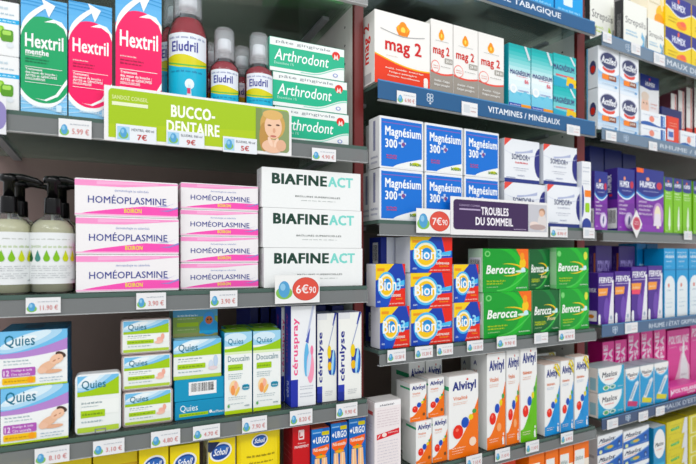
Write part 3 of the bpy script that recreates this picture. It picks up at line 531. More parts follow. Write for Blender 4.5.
def d_maaloxv(c2='#d8cf4a'):
    a = [Rc(0, 0, 1, 1, '#1f97cc'), El(.5, 1.02, .56, .34, '#7cc4e4', 32), El(.5, 1.04, .52, .33, '#f4f3f0', 32), Tx('Maalox', .12, .80, .76, .09, '#4a4450', .03, .05), Mi(.3, .745, .7, .03, '#d8604c', 2), Pg([(.2, .22), (.42, .18), (.95, .62), (.88, .68), (.7, .64)], '#dfe6ea'), Pg([(.3, .28), (.42, .26), (.8, .58), (.74, .6)], '#9ab4c4'), Pg([(.12, .12), (.8, .06), (.88, .17), (.16, .24)], c2), Mi(.5, .03, .9, .02, '#bfe0f0', 4)]
    return dict(all='#e4eaec', front='#1f97cc', top='#a9bcc4'), {'front': a, 'top': [Rc(.1, .1, .9, .9, '#9ab0bc')]}
def d_maaloxb():
    a = [Rc(0, 0, 1, 1, '#1e5eb4'), Bd(0, 1, lambda x: .36 + .1 * x + .5 * x * x * .6, 1, '#9ec0e2', 20), Bd(0, 1, lambda x: .42 + .1 * x + .5 * x * x * .62, 1, '#eff1f2', 20), Pg([(0, .4), (.5, .5), (.9, 1), (.0, 1)], '#eff1f2'), Tx('Maalox', .08, .60, .62, .24, '#232c50', .04, .15), Bd(.02, .5, lambda x: .46 + .15 * x, lambda x: .50 + .15 * x, '#e8a49c', 6), El(.45, .27, .2, .12, '#5c9a9c'), El(.48, .28, .12, .08, '#d8b04c'), El(.12, .14, .06, .1, '#e0e8b0'), El(.86, .34, .05, .16, '#22386c'), El(.86, .3, .03, .08, '#8ab0e0'), Mi(.6, .08, .95, .04, '#9cc0e8', 3)]
    return dict(all='#d6d8d8', front='#1e5eb4'), {'front': a, 'left': [Rc(0, 0, 1, 1, '#c2c4c6'), Rc(.3, .8, .8, .95, '#9a9a9c')]}
def d_maaloxt():
    a = [Rc(0, 0, 1, 1, '#1b8fbf'), El(.5, .72, .48, .24, '#f1f0ee', 28), Tx('Maalox', .16, .68, .68, .07, '#3c4450', .03, .05), Mi(.25, .62, .7, .02, '#d88a7a', 2), Rc(.1, .1, .9, .4, '#4ab0d2'), Mi(.2, .3, .8, .03, '#c8e8f2', 3)]
    return dict(all='#157ba8', top='#dfe6e8'), {'front': a}
def d_yellow(side=False):
    a = [Rc(0, 0, 1, 1, '#d2c320'), Pg([(.05, 0), (.6, 0), (.75, 1), (.2, 1)], '#dccf3a'), Pg([(.2, .34), (.6, .40), (.6, .56), (.2, .50)], '#3fae4e'), Mi(.26, .44, .55, .05, '#cfeec4', 3), Mi(.2, .7, .7, .03, '#9c9220', 5), Mi(.2, .62, .65, .03, '#9c9220', 6), Pg([(.72, 0), (1, 0), (1, 1), (.86, 1)], '#dfe2e4'), Mi(.1, .14, .6, .03, '#9c9220', 8)]
    if side: a = [Rc(0, 0, 1, 1, '#d9cd3c'), Rc(.08, .05, .9, .92, '#e4e2b0'), Rc(.14, .1, .84, .86, '#cfc22c'), Mi(.2, .6, .75, .03, '#8c8420', 2), Mi(.2, .5, .7, .03, '#8c8420', 3), Mi(.2, .4, .75, .03, '#8c8420', 4)]
    return dict(all='#c9ba22', top='#a89c3a'), {'front': a}
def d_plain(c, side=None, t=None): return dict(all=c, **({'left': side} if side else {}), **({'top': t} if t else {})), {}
DES = dict(hext_g=d_hextril('#0f9f66', '#0a5c40', True), hext_p=d_hextril(), gum=d_gum(), arthro=d_arthro(), homeo=d_homeo(), biaf=d_biafine(), q12=d_quies12(), qbox=d_quies_small(0),
    child=d_child(), tbar=d_tealbar(), tq=d_tealquies(), docu=d_docu(), cspray=d_ceruspray(), clyse=d_cerulyse(), sch=d_scholl(), sch2=d_scholl(1), schtop=d_scholltop(), red=d_redmed(), urgo=d_urgo(), drops=d_drops(),
    alv=d_alvityl(), alvw=d_alvityl(wide=True), alvt=d_alvityl(tall=True), alvg=d_alvityl('#6cba2e', tall=True, name=''), alvb=d_alvityl('#2f8fd0', tall=True, flag=True, name=''),
    mag2=d_mag2(), mag2g=d_mag2g(), mteal=d_magteal(), mtealf=d_magteal(True), m300=d_mag300(), som=d_somdor(True), som2=d_somdor(False), slim=d_slimwhite(), bion=d_bion(), bionn=d_bion(True), navy=d_navybar(),
    ber=d_berocca(0), berb=d_berocca(1), berg=d_berocca(2), orange=d_orange(), cyan=d_cyan(), strg=d_strep(), strb=d_strep('#7fb8d8'), past=d_pastille(), humy=d_humexy(), act=d_actifed(), face=d_face(), spray=d_spray(), redt=d_redtall(),
    stripe=d_stripe(), hump=d_humexp(), humw=d_humexp(True), humg=d_humexg(), ferv=d_fervex(), fervr=d_fervex(True), fervb=d_fervback(), ltb=d_ltblue(), bluebig=d_bluebig(), poly=d_poly(0), polyb=d_poly(1), polyl=d_poly(2),
    maah=d_maaloxh(), maav=d_maaloxv(), maavr=d_maaloxv('#c03c6c'), maab=d_maaloxb(), maat=d_maaloxt(), yel=d_yellow(), yel2=d_yellow(True),
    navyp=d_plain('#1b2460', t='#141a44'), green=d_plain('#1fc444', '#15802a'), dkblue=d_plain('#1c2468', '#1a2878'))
DES = {k: v for k, v in DES.items()}
# ------------------------------------------------------------------ cartons
_bx = {}
HT = {}                                             # remembers the top of the last thing so that stacks can grow
def box(bay, des, px0, px1, ytop, label, name, cat='box', sh=None, w=.012, dep=.05, z=None, group=None, H=None, W=None, flap=False, u=None, lean=0):
    """a carton whose front face spans columns px0..px1, its top left corner at row ytop; stands on shelf sh or at height z"""
    u0 = bay.U(px0, w) if u is None else u
    W = W or bay.U(px1, w) - u0
    z0 = bay.sh[sh] + .0004 if z is None else z + .0004
    H = H or bay.Z(px0, ytop, w) - z0
    W = round(W - .0006, 4); H = round(H, 4)
    key = (des, W, dep, H)
    if key not in _bx:
        cols, art = DES[des]
        b = MB(); b.carton(W, dep, H, cols)
        if 'front' in art: b.art(art['front'], lambda a, t, k: (a * W, -k, t * H))
        if art.get('left'): b.art(art['left'], lambda a, t, k: (-k, dep * (1 - a), t * H))
        if art.get('top'): b.art(art['top'], lambda a, t, k: (a * W, t * dep, H + k))
        _bx[key] = b.mesh(name)
    o = link(name, _bx[key]); put(o, bay, u0, w, z0); tag(o, label, cat, group)
    if flap:                                        # the tucked closing flap on the top of the carton
        fk = ('flap',) + key
        if fk not in _bx:
            cols, art = DES[des]; m = mat(cols.get('top', cols.get('all', WH)))
            b = MB(); b.box(.0015, .0006, H + .0006, W - .0015, dep * .86, H + .0013, m)
            b.box(W * .42, dep * .80, H + .0013, W * .58, dep * .86, H + .0016, mat('#c8c4bc'))
            _bx[fk] = b.mesh('closing_flap')
        link('closing_flap', _bx[fk], o)
    o['top'] = 0; del o['top']
    return z0 + H, u0, W, H
def stack(bay, des, px0, px1, tops, labels, name, sh=None, w=.012, dep=.05, group=None, z=None, shifts=None, **k):
    """equal cartons one on another; tops[0] = row of the lowest one's top, size from (whole height)/n; labels from the bottom up"""
    n = len(labels); z0 = bay.sh[sh] if z is None else z
    tot = bay.Z(px0, tops, w) - z0; H = tot / n - .0004
    for i in range(n):
        s = (shifts or [0] * n)[i]
        z0, _, W, _ = box(bay, des, px0, px1, None, labels[i], name, z=z0, w=w, dep=dep, group=group, H=H, u=bay.U(px0, w) + s, W=bay.U(px1, w) - bay.U(px0, w), **k)
    return z0

# ================================================================== the setting
fl = MB(); fl.box(-2.5, -2.5, -.05, 3.5, 3.0, 0, mat('#cfcac2', .5, 'floor_vinyl')); tag(link('floor', fl.mesh('floor')), None, None, kind='structure')
wl = MB(); wl.box(-2.5, 2.75, 0, 3.5, 2.85, 2.9, mat('#9a9794', .8, 'painted_wall')); tag(link('wall_back', wl.mesh('wall_back')), None, None, kind='structure')

M_back = mat('#84706c', .35, 'back_panel_laminate'); M_side = mat('#e2dfda', .45, 'side_panel_laminate'); M_trim = mat('#6a2423', .35, 'red_trim_wood'); M_hole = mat('#3a3536', .5, 'peg_hole')
def unit(bay, ua, ub, post, lab, x0=0):
    root = bpy.data.objects.new('shelving_unit', None); COL.objects.link(root); tag(root, lab, 'shelving unit', 'shelving units side by side'); put(root, bay, ua, .0, 0)
    W = ub - ua
    b = MB(); b.box(x0, .31, 0, W, .322, 2.15, M_back); link('back_panel', b.mesh('back_panel'), root)
    if post:
        p0, p1 = post[0] - ua, post[1] - ua
        b = MB(); b.box(p0, .044, 0, p1, .31, 2.15, M_side)
        for i in range(60):
            for y in (.075, .26):
                z = .2 + i * .032
                b.poly([(p0 - .0003, y + .0022 * math.cos(-t * PI / 4), z + .0022 * math.sin(-t * PI / 4)) for t in range(8)], M_hole)
        s = link('side_panel', b.mesh('side_panel'), root)
        b = MB(); b.box(p0 - .0005, .036, 0, p1 + .0005, .044, 2.15, M_trim); link('front_trim', b.mesh('front_trim'), root)
    b = MB(); b.box(x0, .07, .0, W - .02, .31, .12, M_trim); link('plinth', b.mesh('plinth'), root)
    return root
uL1 = L.U(367, 0); pL = (L.U(354.5, .037), L.U(362.8, .037))
unit(L, L.U(-60), pL[1] - .001, pL, 'left bay of the shelving, dark back panel and red-edged upright beside the white green-lettered cartons')
pM = (M.U(577, .037), M.U(584, .037))
unit(M, M.U(362.8, .04), pM[1] - .001, pM, 'middle bay of the shelving, light side panel behind the green cartons', .026)
unit(R, R.U(588, .04), R.U(800), None, 'right bay of the shelving, holding the purple and the pink cartons', .02)

M_glass = clear('shelf_glass', '#a3b3aa', .28, .1, '#dbe6e0', .6, .1); M_gedge = mat('#4e635b', .25, 'shelf_glass_edge'); M_rail = clear('label_rail_plastic', '#989c9c', .50, .2, '#cfd2d2'); M_lip = mat('#c4c6c6', .3, 'rail_lip'); M_alu = mat('#8a8c90', .4, 'bracket_metal')
def shelf(bay, key, ua, ub, lab, rail=(.0, .026), opaque=False, railmat=None):
    root = bpy.data.objects.new('glass_shelf', None); COL.objects.link(root); tag(root, lab, 'shelf', 'glass shelves'); z = bay.sh[key]; put(root, bay, ua, 0, z); W = ub - ua
    b = MB(); b.box(0, 0, -.006, W, .305, 0, M_glass, dict(front=M_gedge, left=M_gedge, right=M_gedge)); link('shelf_board', b.mesh('shelf_board'), root)
    rm = railmat or M_rail
    b = MB(); b.box(0, -.0034, -rail[1], W, -.0018, -.0062, rm); b.box(0, -.0034, -rail[1] - .0006, W, .004, -rail[1] + .0008, M_lip); b.box(0, -.0018, -.0085, W, .004, -.0068, rm)
    link('label_rail', b.mesh('label_rail'), root)
    for x in (.03, W - .03) if W > .1 else (W / 2,):
        b = MB(); b.box(x - .006, .10, -.012, x + .006, .305, -.0061, M_alu); link('shelf_bracket', b.mesh('shelf_bracket'), root)
    return root
for k, n in (('T', 'topmost'), ('A', 'second from the top'), ('B', 'third'), ('C', 'fourth'), ('K', 'lowest')):
    t = dict(T='glass shelf of the left bay above the mouthwash bottles, mostly out of view', A='glass shelf of the left bay carrying the tall pink and green mouthwash cartons',
             B='glass shelf of the left bay carrying the soap bottles and pink striped cartons', C='glass shelf of the left bay carrying the earplug packs', K='glass shelf of the left bay carrying the yellow foot-care packs')[k]
    shelf(L, k, L.U(-55), uL1, t)
uM0, uM1 = M.U(378.5, 0), M.U(595, 0)
for k, t in (('T', 'high glass shelf of the middle bay above the white and red tonic cartons'), ('D', 'glass shelf of the middle bay carrying the white, red and turquoise magnesium cartons'), ('E', 'glass shelf of the middle bay carrying the stacked blue and white cartons'),
             ('F', 'glass shelf of the middle bay carrying the blue-red and the green vitamin cartons'), ('G', 'glass shelf of the middle bay carrying the orange and blue children tonic cartons'), ('K', 'lowest glass shelf of the middle bay under the orange food packs')):
    shelf(M, k, uM0, uM1, t, rail=(0, .025 if k != 'D' else .03))
uR0, uR1 = R.U(602, 0), R.U(790, 0)
for k, t in (('T', 'high glass shelf of the right bay carrying throat lozenge packs'), ('D', 'glass shelf of the right bay carrying white cartons with dark oval logos'), ('E', 'glass shelf of the right bay carrying purple and lime cartons'),
             ('F', 'glass shelf of the right bay carrying slanted-white purple cartons and light blue cartons'), ('G', 'glass shelf of the right bay carrying the pink cartons'), ('K', 'lowest glass shelf of the right bay under the yellow cartons')):
    shelf(R, k, uR0, uR1, t, rail=(0, .025))

# ------------------------------------------------------------------ flat cards, signs, tags on the shelf fronts
M_card = mat('#ecebea', .45, 'white_card')
def card(bay, px0, px1, y0, y1, art, label, name, cat, w=-.0060, th=.0006, group=None, base=M_card, corner=0, z1=None, z0=None):
    u0, u1 = bay.U(px0, w), bay.U(px1, w); z1 = z1 or bay.Z(px0, y0, w); z0 = z0 or bay.Z(px0, y1, w); W, H = u1 - u0, z1 - z0
    b = MB()
    if corner:
        c = corner; pts = [(0, 0), (W, 0)]
        pts += [(W - c + c * math.cos(math.radians(a)), H - c + c * math.sin(math.radians(a))) for a in (0, 30, 60, 90)] + [(0, H)]
        b.prism(pts, 0, th, base)
    else: b.box(0, 0, 0, W, th, H, base)
    b.art(art, lambda a, t, k: (a * W, -k, t * H), rough=.45)
    o = link(name, b.mesh(name)); put(o, bay, u0, w, z0); tag(o, label, cat, group); return o
def egg(cx, cy, rx, ry): return [El(cx, cy - ry * .35, rx * 1.2, ry * .75, '#86bb62'), El(cx, cy + ry * .08, rx * .82, ry * .98, '#5a9fcb'), El(cx - rx * .2, cy + ry * .35, rx * .38, ry * .42, '#93c4e0')]
def ptag(bay, px0, px1, y0, y1, price, label, w=-.0060, faded=False, blank=False):
    a = [Rc(0, 0, 1, 1, '#e9e9ea')]
    if blank == 1: a += [Rc(.12, .2, .5, .8, '#d3d8dc'), Mi(.55, .6, .95, .08, '#b0a8a8', 2), Mi(.55, .3, .9, .12, '#c89a98', 2)]
    else:
        a += egg(.17, .40, .12, .28) + [Mi(.34, .70, .95, .07, '#aab2ba', 3)]
        if price: a.append(Tx(price, .40, .20, .52, .32, '#cf8a88' if not faded else '#c0a8a8', .02))
    return card(bay, px0, px1, y0, y1, a, label, 'price_tag', 'price tag', w=w, group='price tags on the shelf edges')

# green sign
def upx(bay, pa, pb, p, w=-.0058): a, b = bay.U(pa, w), bay.U(pb, w); return (bay.U(p, w) - a) / (b - a)
fs = lambda p: upx(L, 104, 291.5, p)
sg = [Rr(.02, .06, .985, .955, '#a4c206', .018, 5), Bd(.02, .78, lambda x: .06, lambda x: .3 + .2 * x, '#aec612', 6),
      Tx('SANDOZ CONSEIL', fs(112), .765, fs(148) - fs(112), .075, '#dfe8a8', .02), Rc(fs(112), .655, fs(148), .72, '#e6ecca'), Tx('BUCCO-', fs(171), .55, fs(215) - fs(171), .235, '#f8faee', .05), Tx('DENTAIRE', fs(166.5), .25, fs(219.5) - fs(166.5), .235, '#f8faee', .045)]
sg += [Rr(.785, .06, .985, .93, '#8a9a6c', .02, 4), Rc(.785, .06, .82, .93, '#7c8f58'), El(.885, .62, .075, .30, '#c9a262'), El(.835, .35, .03, .3, '#b88e52'), El(.888, .58, .052, .25, '#eac4a8'), El(.885, .82, .06, .10, '#d8b274'), El(.865, .60, .012, .018, '#5c4034'), El(.915, .62, .012, .018, '#5c4034'), El(.893, .50, .008, .05, '#d8a488'), El(.888, .38, .018, .022, '#c07468'), El(.885, .17, .065, .14, '#e6bda2'), El(.87, .26, .012, .1, '#efceb8', rot=.1), El(.905, .25, .012, .1, '#efceb8', rot=-.1), El(.935, .2, .03, .12, '#ddb094')]
zb = L.sh['A'] - .0275
card(L, 104, 291.5, 84.5, 139, sg, 'green sign with white lettering and a photo of a blonde woman', 'shelf_sign', 'sign', w=-.0058, th=.0012, z0=zb, corner=.006)
fp = lambda p: upx(M, 450.6, 548, p)
pur = [Rr(.025, .14, .985, .93, '#3c2550', .03, 3), Tx('SANDOZ CONSEIL', .08, .76, .2, .05, '#a898b8', .02), Rc(.08, .66, .28, .70, '#b8a8c8'), Tx('TROUBLES', fp(481), .55, fp(508.5) - fp(481), .22, '#f4f0f6', .045), Tx('DU SOMMEIL', fp(475.5), .27, fp(513) - fp(475.5), .22, '#f4f0f6', .045),
       Rc(.775, .14, .985, .93, '#c6c6cc'), El(.93, .42, .05, .26, '#dcd6d4'), El(.93, .72, .035, .11, '#b08a72'), El(.925, .68, .028, .09, '#e2bca4'), El(.84, .36, .05, .08, '#e8d8d0'), El(.88, .28, .09, .08, '#b8a4a0'), Mi(.62, .18, .75, .03, '#c8b8d4', 4)]
# ------------------------------------------------------------------ LEFT BAY, mouthwash shelf
z = stack(L, 'gum', -18, 19.8, -3, ['white carton with green cubes at the left edge, lower of two', 'white carton with green cubes at the left edge, upper of two'], 'chewing_gum_carton', sh='A', w=.008, group='white cartons with green cubes')
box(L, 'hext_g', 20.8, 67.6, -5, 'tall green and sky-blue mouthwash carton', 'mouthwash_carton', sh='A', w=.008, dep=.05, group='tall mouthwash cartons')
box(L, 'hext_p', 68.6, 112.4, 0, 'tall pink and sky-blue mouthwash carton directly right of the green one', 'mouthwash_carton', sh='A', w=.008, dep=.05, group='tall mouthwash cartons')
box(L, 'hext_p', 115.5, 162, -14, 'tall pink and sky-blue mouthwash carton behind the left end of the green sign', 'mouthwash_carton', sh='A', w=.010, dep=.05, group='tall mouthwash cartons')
G = 'toothpaste cartons in a stack'
stack(L, 'arthro', 272, 347, 36, ['green and white toothpaste carton, lowest of the stack and half hidden by the green sign', 'green and white toothpaste carton, middle of the stack', 'green and white toothpaste carton, topmost of the stack'], 'toothpaste_carton', sh='A', w=.018, dep=.05, group=G, shifts=[.004, .001, -.004])
# mouthwash bottles
M_pet = clear('clear_bottle_plastic', '#f4f6f8', .04, .04, '#f4f8fa'); M_cup = clear('frosted_measuring_cup', '#f8fafc', .24, .15, '#f8fafc', .3); M_capw = clear('clear_screw_cap', '#ffffff', .9, .15, '#f4f6f8')
def liquid(name, col, tr=.75):
    if name in _m: return _m[name]
    m = bpy.data.materials.new(name); m.use_nodes = True; b = m.node_tree.nodes['Principled BSDF']
    b.inputs['Base Color'].default_value = (*lin(col), 1); b.inputs['Transmission Weight'].default_value = tr; b.inputs['IOR'].default_value = 1.2; b.inputs['Roughness'].default_value = .08
    _m[name] = m; return m
M_red = clear('red_mouthwash_liquid', '#e23c50', .6, .1, '#f4a0a8', .4); M_soap = clear('pale_soap_liquid', '#fbf4cf', .62, .1, '#f6f3dc', .25)
elu = [Rc(0, 0, 1, 1, '#e6ebf2'), Rc(0, 0, 1, .62, '#2fb2d2'), Bd(0, 1, lambda x: .50 - .0 * x, lambda x: .66 + .03 * math.sin(x * 5), '#d8d02c', 16), Bd(0, 1, 0, lambda x: .56 - .07 * math.sin(x * 3.1), '#2fb2d2', 16), Bd(0, 1, lambda x: .58 - .06 * math.sin(x * 3.1), lambda x: .60 - .06 * math.sin(x * 3.1), '#5cb85c', 16),
       Mi(.05, .92, .95, .03, '#8a96b8', 2), Tx('Eludril', .14, .73, .60, .15, '#3b3f92', .03), Mi(.12, .43, .85, .03, '#1a7fa8', 3), El(.55, .26, .1, .075, '#e8f2f6'), Pg([(.48, .06), (.6, .06), (.57, .25), (.52, .25)], '#cfe6ef'), El(.54, .05, .09, .02, '#e8f2f6'), Rc(.5, .12, .57, .2, '#d04a6c')]
def mouthwash(cx, r, zs, ytop_cup, ycap0, ysh, ylab, label, w):
    """cx px centre; heights from rows: cup top, shoulder top, label top"""
    u = L.U(cx, w + r); Y = L.world(u, w + r).y; zz = lambda y: CH + (HY - y) * Y / F - zs
    H_cup, H_sh, H_lab = zz(ytop_cup), zz(ysh), CH + (HY - ylab + 3) * (Y - r * .85) / F - zs
    root = bpy.data.objects.new('mouthwash_bottle', None); COL.objects.link(root); put(root, L, u, w + r, zs + .0005); tag(root, label, 'bottle', 'red mouthwash bottles')
    hn = H_sh + .012
    prof = [(0, 0), (r * .92, 0), (r, .003), (r, H_lab + .002), (r * .95, H_lab + .008), (r * .75, H_sh - .004), (r * .42, H_sh + .004), (r * .36, hn), (r * .36, hn + .008)]
    b = MB(); b.lathe(prof, M_pet); link('bottle_body', b.mesh('bottle_body'), root)
    s = .93
    b = MB(); b.lathe([(0, .0015), (r * .88, .0015)] + [(q * s, h) for q, h in prof[2:6]] + [(r * .55 * s, H_sh - .001), (0, H_sh - .0005)], M_red); link('liquid', b.mesh('liquid'), root)
    b = MB(); b.lathe([(0, hn + .004), (r * .46, hn + .004), (r * .47, hn + .006), (r * .46, hn + .018), (r * .44, hn + .020), (0, hn + .020)], M_capw, seg=28); link('screw_cap', b.mesh('screw_cap'), root)
    cr = r * .68
    b = MB(); b.lathe([(cr * 1.06, H_sh + .001), (cr, H_cup - .004), (cr * .9, H_cup), (0, H_cup)], M_cup); b.lathe([(cr * .98, H_sh + .002), (cr * .94, H_cup - .005), (0, H_cup - .0016)], M_cup)
    link('measuring_cup', b.mesh('measuring_cup'), root)
    b = MB(); a0, a1 = math.radians(-100 - 62), math.radians(-100 + 62); z0 = H_lab - r * 3.4; z0 = max(z0, .006)
    b.art(elu, lambda a, t, k: ((r + .0003 + k) * math.cos(a0 + (a1 - a0) * a), (r + .0003 + k) * math.sin(a0 + (a1 - a0) * a), z0 + (H_lab - z0) * t), strips=24, rough=.3)
    link('bottle_label', b.mesh('bottle_label'), root)
    return root
zA = L.sh['A']
mouthwash(188, .0285, zA, -16, 0, 21, 37, 'large red mouthwash bottle with turquoise label, right of the pink cartons', .010)
mouthwash(224.5, .0215, zA, 31, 40, 63, 73, 'small red mouthwash bottle, left one of the front pair behind the green sign', .008)
mouthwash(259, .0215, zA, 36, 45, 68, 77, 'small red mouthwash bottle next to the toothpaste stack', .008)
mouthwash(176, .027, zA, -6, 0, 30, 46, 'large red mouthwash bottle half hidden behind the front large one', .082)
mouthwash(211, .0205, zA, 46, 50, 74, 83, 'small red mouthwash bottle set back between the large and the small front ones', .064)
mouthwash(242, .0205, zA, 49, 55, 78, 87, 'small red mouthwash bottle set back between the two small front ones', .064)
# top shelf seen from below
zT = L.sh['T']
box(L, 'green', 284, 344, None, 'green carton standing on the top glass shelf, seen from underneath', 'green_carton', sh='T', w=.06, dep=.13, H=.10)
def topbottle(px, w, lab, c):
    u = L.U(px, w); b = bpy.data.objects.new('top_shelf_bottle', None); COL.objects.link(b); put(b, L, u, w, zT + .0005); tag(b, lab, 'bottle', 'bottles on the top shelf')
    k = MB(); k.lathe([(0, 0), (.022, 0), (.024, .004), (.024, .09), (.01, .105), (.01, .11), (0, .11)], mat(c, .4)); link('bottle_body', k.mesh('bottle_body'), b)
    k = MB(); k.lathe([(0, .1105), (.0125, .1105), (.0125, .128), (0, .128)], M_capw); link('bottle_cap', k.mesh('bottle_cap'), b)
topbottle(236, .09, 'white bottle on the top shelf, left of the blue-bottomed one', '#dcd8cc'); topbottle(260, .075, 'blue-bottomed bottle on the top shelf beside the green carton', '#27368c')

# ------------------------------------------------------------------ LEFT BAY, ointment shelf
M_blk = mat('#040405', .22, 'black_pump_plastic')
soap_art = [Rc(0, 0, 1, 1, '#e9ecec'), Mi(.1, .86, .8, .02, '#a4a8a0', 3), Tx('SAVON', .12, .70, .2, .05, '#a9c08a', .02), Mi(.36, .70, .92, .05, '#b9cc9c', 6)]
for i, c in enumerate(('#1f5c40', '#4a8a80', '#7fb83c', '#86bc3c', '#c8d42a', '#d8dc20')):
    x = .12 + i * .148; soap_art += [El(x, .50, .052, .065, c), Pg([(x - .042, .535), (x + .042, .535), (x, .66)], c)]
soap_art += lines(.14, .85, [.34, .30, .26, .20, .16, .12], .014, '#a8acb0', 4) + [Mi(.82, .06, .92, .03, '#8a8e94', 9)]
def soap(cx, w, label, zs):
    r = .0262; u = L.U(cx, w + r); Y = L.world(u, w + r).y; zz = lambda y: CH + (HY - y) * Y / F - zs
    root = bpy.data.objects.new('soap_bottle', None); COL.objects.link(root); put(root, L, u, w + r, zs + .0005); tag(root, label, 'soap bottle', 'black pump soap bottles')
    Hs = .078; Hn = .0985
    out = [(0, 0), (r * .93, 0), (r, .004), (r, Hs), (r * .93, Hs + .008), (r * .72, Hn - .006), (r * .40, Hn - .001), (r * .34, Hn + .004)]
    b = MB(); b.lathe(out, M_pet); link('bottle_body', b.mesh('bottle_body'), root)
    b = MB(); b.lathe([(0, .002), (r * .9, .002)] + [(q * .94, h) for q, h in out[3:6]] + [(0, Hn - .005)], M_soap); link('liquid', b.mesh('liquid'), root)
    b = MB(); b.lathe([(0, Hn + .002), (.0095, Hn + .002), (.0098, Hn + .004), (.0092, Hn + .022), (.0088, Hn + .0235), (0, Hn + .0235)], M_blk, seg=24); link('pump_collar', b.mesh('pump_collar'), root)
    hz = Hn + .0235
    p = MB(); p.lathe([(0, hz), (.0062, hz), (.0062, hz + .018), (.0100, hz + .019), (.0108, hz + .0225), (.0095, hz + .0275), (0, hz + .029)], M_blk, seg=24)
    p.tube([(0, 0, hz + .024), (.015, -.0005, hz + .0245), (.030, -.001, hz + .021), (.0365, -.001, hz + .0165)], [(.0065, .0055), (.005, .0045), (.0036, .0036), (.003, .003)], M_blk)
    link('pump_head', p.mesh('pump_head'), root)
    b = MB(); b.tube([(0, 0, .006), (0, 0, Hn + .002)], [.0016, .0016], mat('#d4d6cc', .3)); link('dip_tube', b.mesh('dip_tube'), root)
    b = MB(); z0, z1 = .012, .0765; a0, a1 = math.radians(-86 - 78), math.radians(-86 + 78)
    b.art(soap_art, lambda a, t, k: ((r + .0003 + k) * math.cos(a0 + (a1 - a0) * a), (r + .0003 + k) * math.sin(a0 + (a1 - a0) * a), z0 + (z1 - z0) * t), strips=36, rough=.4)
    link('bottle_label', b.mesh('bottle_label'), root)
zB = L.sh['B']
soap(52.5, .004, 'clear soap bottle with black pump beside the pink striped cartons', zB)
soap(9, .004, 'clear soap bottle with black pump at the left edge, cut by the frame', zB)
soap(62, .066, 'clear soap bottle with black pump in the row behind, right one', zB)
soap(20, .066, 'clear soap bottle with black pump in the row behind, left one', zB)
G = 'pink striped ointment cartons'
stack(L, 'homeo', 75, 178.6, 177.5, ['long white and pink ointment carton, bottom of the wide stack beside the soap bottle', 'long white and pink ointment carton, middle of the wide stack', 'long white and pink ointment carton, top of the wide stack'], 'ointment_carton', sh='B', w=.004, dep=.045, group=G, shifts=[.001, .0008, -.0004])
stack(L, 'homeo', 180.6, 258.5, 182, ['shorter white and pink ointment carton, bottom of the stack of four', 'shorter white and pink ointment carton, second from the bottom in the stack of four', 'shorter white and pink ointment carton, third from the bottom in the stack of four', 'shorter white and pink ointment carton, top of the stack of four'], 'ointment_carton', sh='B', w=.016, dep=.04, group=G, shifts=[.0002, .0004, 0, .0003])
stack(L, 'biaf', 262.5, 361.5, 166.5, ['white carton with green lettering, bottom of its stack, behind the big price card', 'white carton with green lettering, middle of its stack', 'white carton with green lettering, top of its stack'], 'burn_cream_carton', sh='B', w=.008, dep=.0275, group='white cartons with green lettering', shifts=[.0022, .0006, -.0012])

# ------------------------------------------------------------------ LEFT BAY, earplug shelf
stack(L, 'q12', .3, 68.8, 332, ['large blue and white earplug pack with sleeping woman, lower of two', 'large blue and white earplug pack with sleeping woman, upper of two'], 'earplug_pack', sh='C', w=.006, dep=.085, group='large earplug packs', shifts=[.0002, -.001])
def rrect(W, H, r, n=5):
    q = []
    for cx, cz, a0 in ((W - r, H - r, 0), (r, H - r, 90), (r, r, 180), (W - r, r, 270)):
        for k in range(n + 1):
            a = math.radians(a0 + 90 * k / n); q.append((cx + r * math.cos(a), cz + r * math.sin(a)))
    return q
def case(px0, px1, y0, label, zs, w, dep, shell, H=None, art='qbox', rim=.0035, r=.006, kind='earplug_case', tab=False, grp=None):
    u0, u1 = L.U(px0, w), L.U(px1, w); W = u1 - u0; H = H or L.Z(px0, y0, w) - zs
    root = bpy.data.objects.new(kind, None); COL.objects.link(root); put(root, L, u0, w, zs + .0004); tag(root, label, 'box', grp)
    o1 = rrect(W, H - .0006, r); k = .0025
    b = MB(); b.prism(o1, .0015, dep * .5 - .0004, shell, shell); link('lid', b.mesh('lid'), root)
    b = MB(); b.prism(o1, dep * .5, dep, shell, shell); link('base_shell', b.mesh('base_shell'), root)
    b = MB(); ri = rrect(W - 2 * rim, H - 2 * rim, r * .6); b.prism([(x + rim, z + rim) for x, z in ri], .0003, .0015, mat('#f2f4f2'))
    a = DES[art][1]['front']; w2, h2 = W - 2 * rim - .002, H - 2 * rim - .002
    b.art(a, lambda p, t, q: (rim + .001 + p * w2, .0003 - q, rim + .001 + t * h2)); link('insert_card', b.mesh('insert_card'), root)
    if tab:
        b = MB()
        for x in (W * .42, W * .64): b.box(x, -.0006, -.0002, x + .0015, .0014, .006, M_alu)
        b.box(W * .42, -.0006, .0045, W * .655, .0014, .006, M_alu); link('clasp', b.mesh('clasp'), root)
    return zs + .0004 + H
DES['qcase'] = d_quies_small(2); DES['qclear'] = d_quies_small(1)
M_wht = mat('#eef0f0', .25, 'white_case_plastic'); M_frost = clear('pinkish_clear_plastic', '#dcc8c4', .55, .12, '#f0dcd8')
zC = L.sh['C']
case(75, 121, 375.5, 'white rounded plastic earplug case leaning beside the large blue packs', zC, .006, .02, M_wht, art='qcase', r=.006, rim=.0016, tab=True)
zz = zC; Hc = (L.Z(121.5, 319, .012) - zC) / 3 - .0006
for i, n in enumerate(('bottom', 'middle', 'top')):
    zz = case(122.5 - i * .9, 173 - i * .9, None, 'clear plastic earplug case with green and white insert, %s of three' % n, zz, .012, .035, M_frost, H=Hc, art='qclear', r=.004, rim=.0022, grp='clear earplug cases')
z1 = box(L, 'tq', 175, 225, 403, 'flat teal earplug carton with green stripe, under the barcoded teal one', 'earplug_carton', sh='C', w=.014, dep=.06)[0]
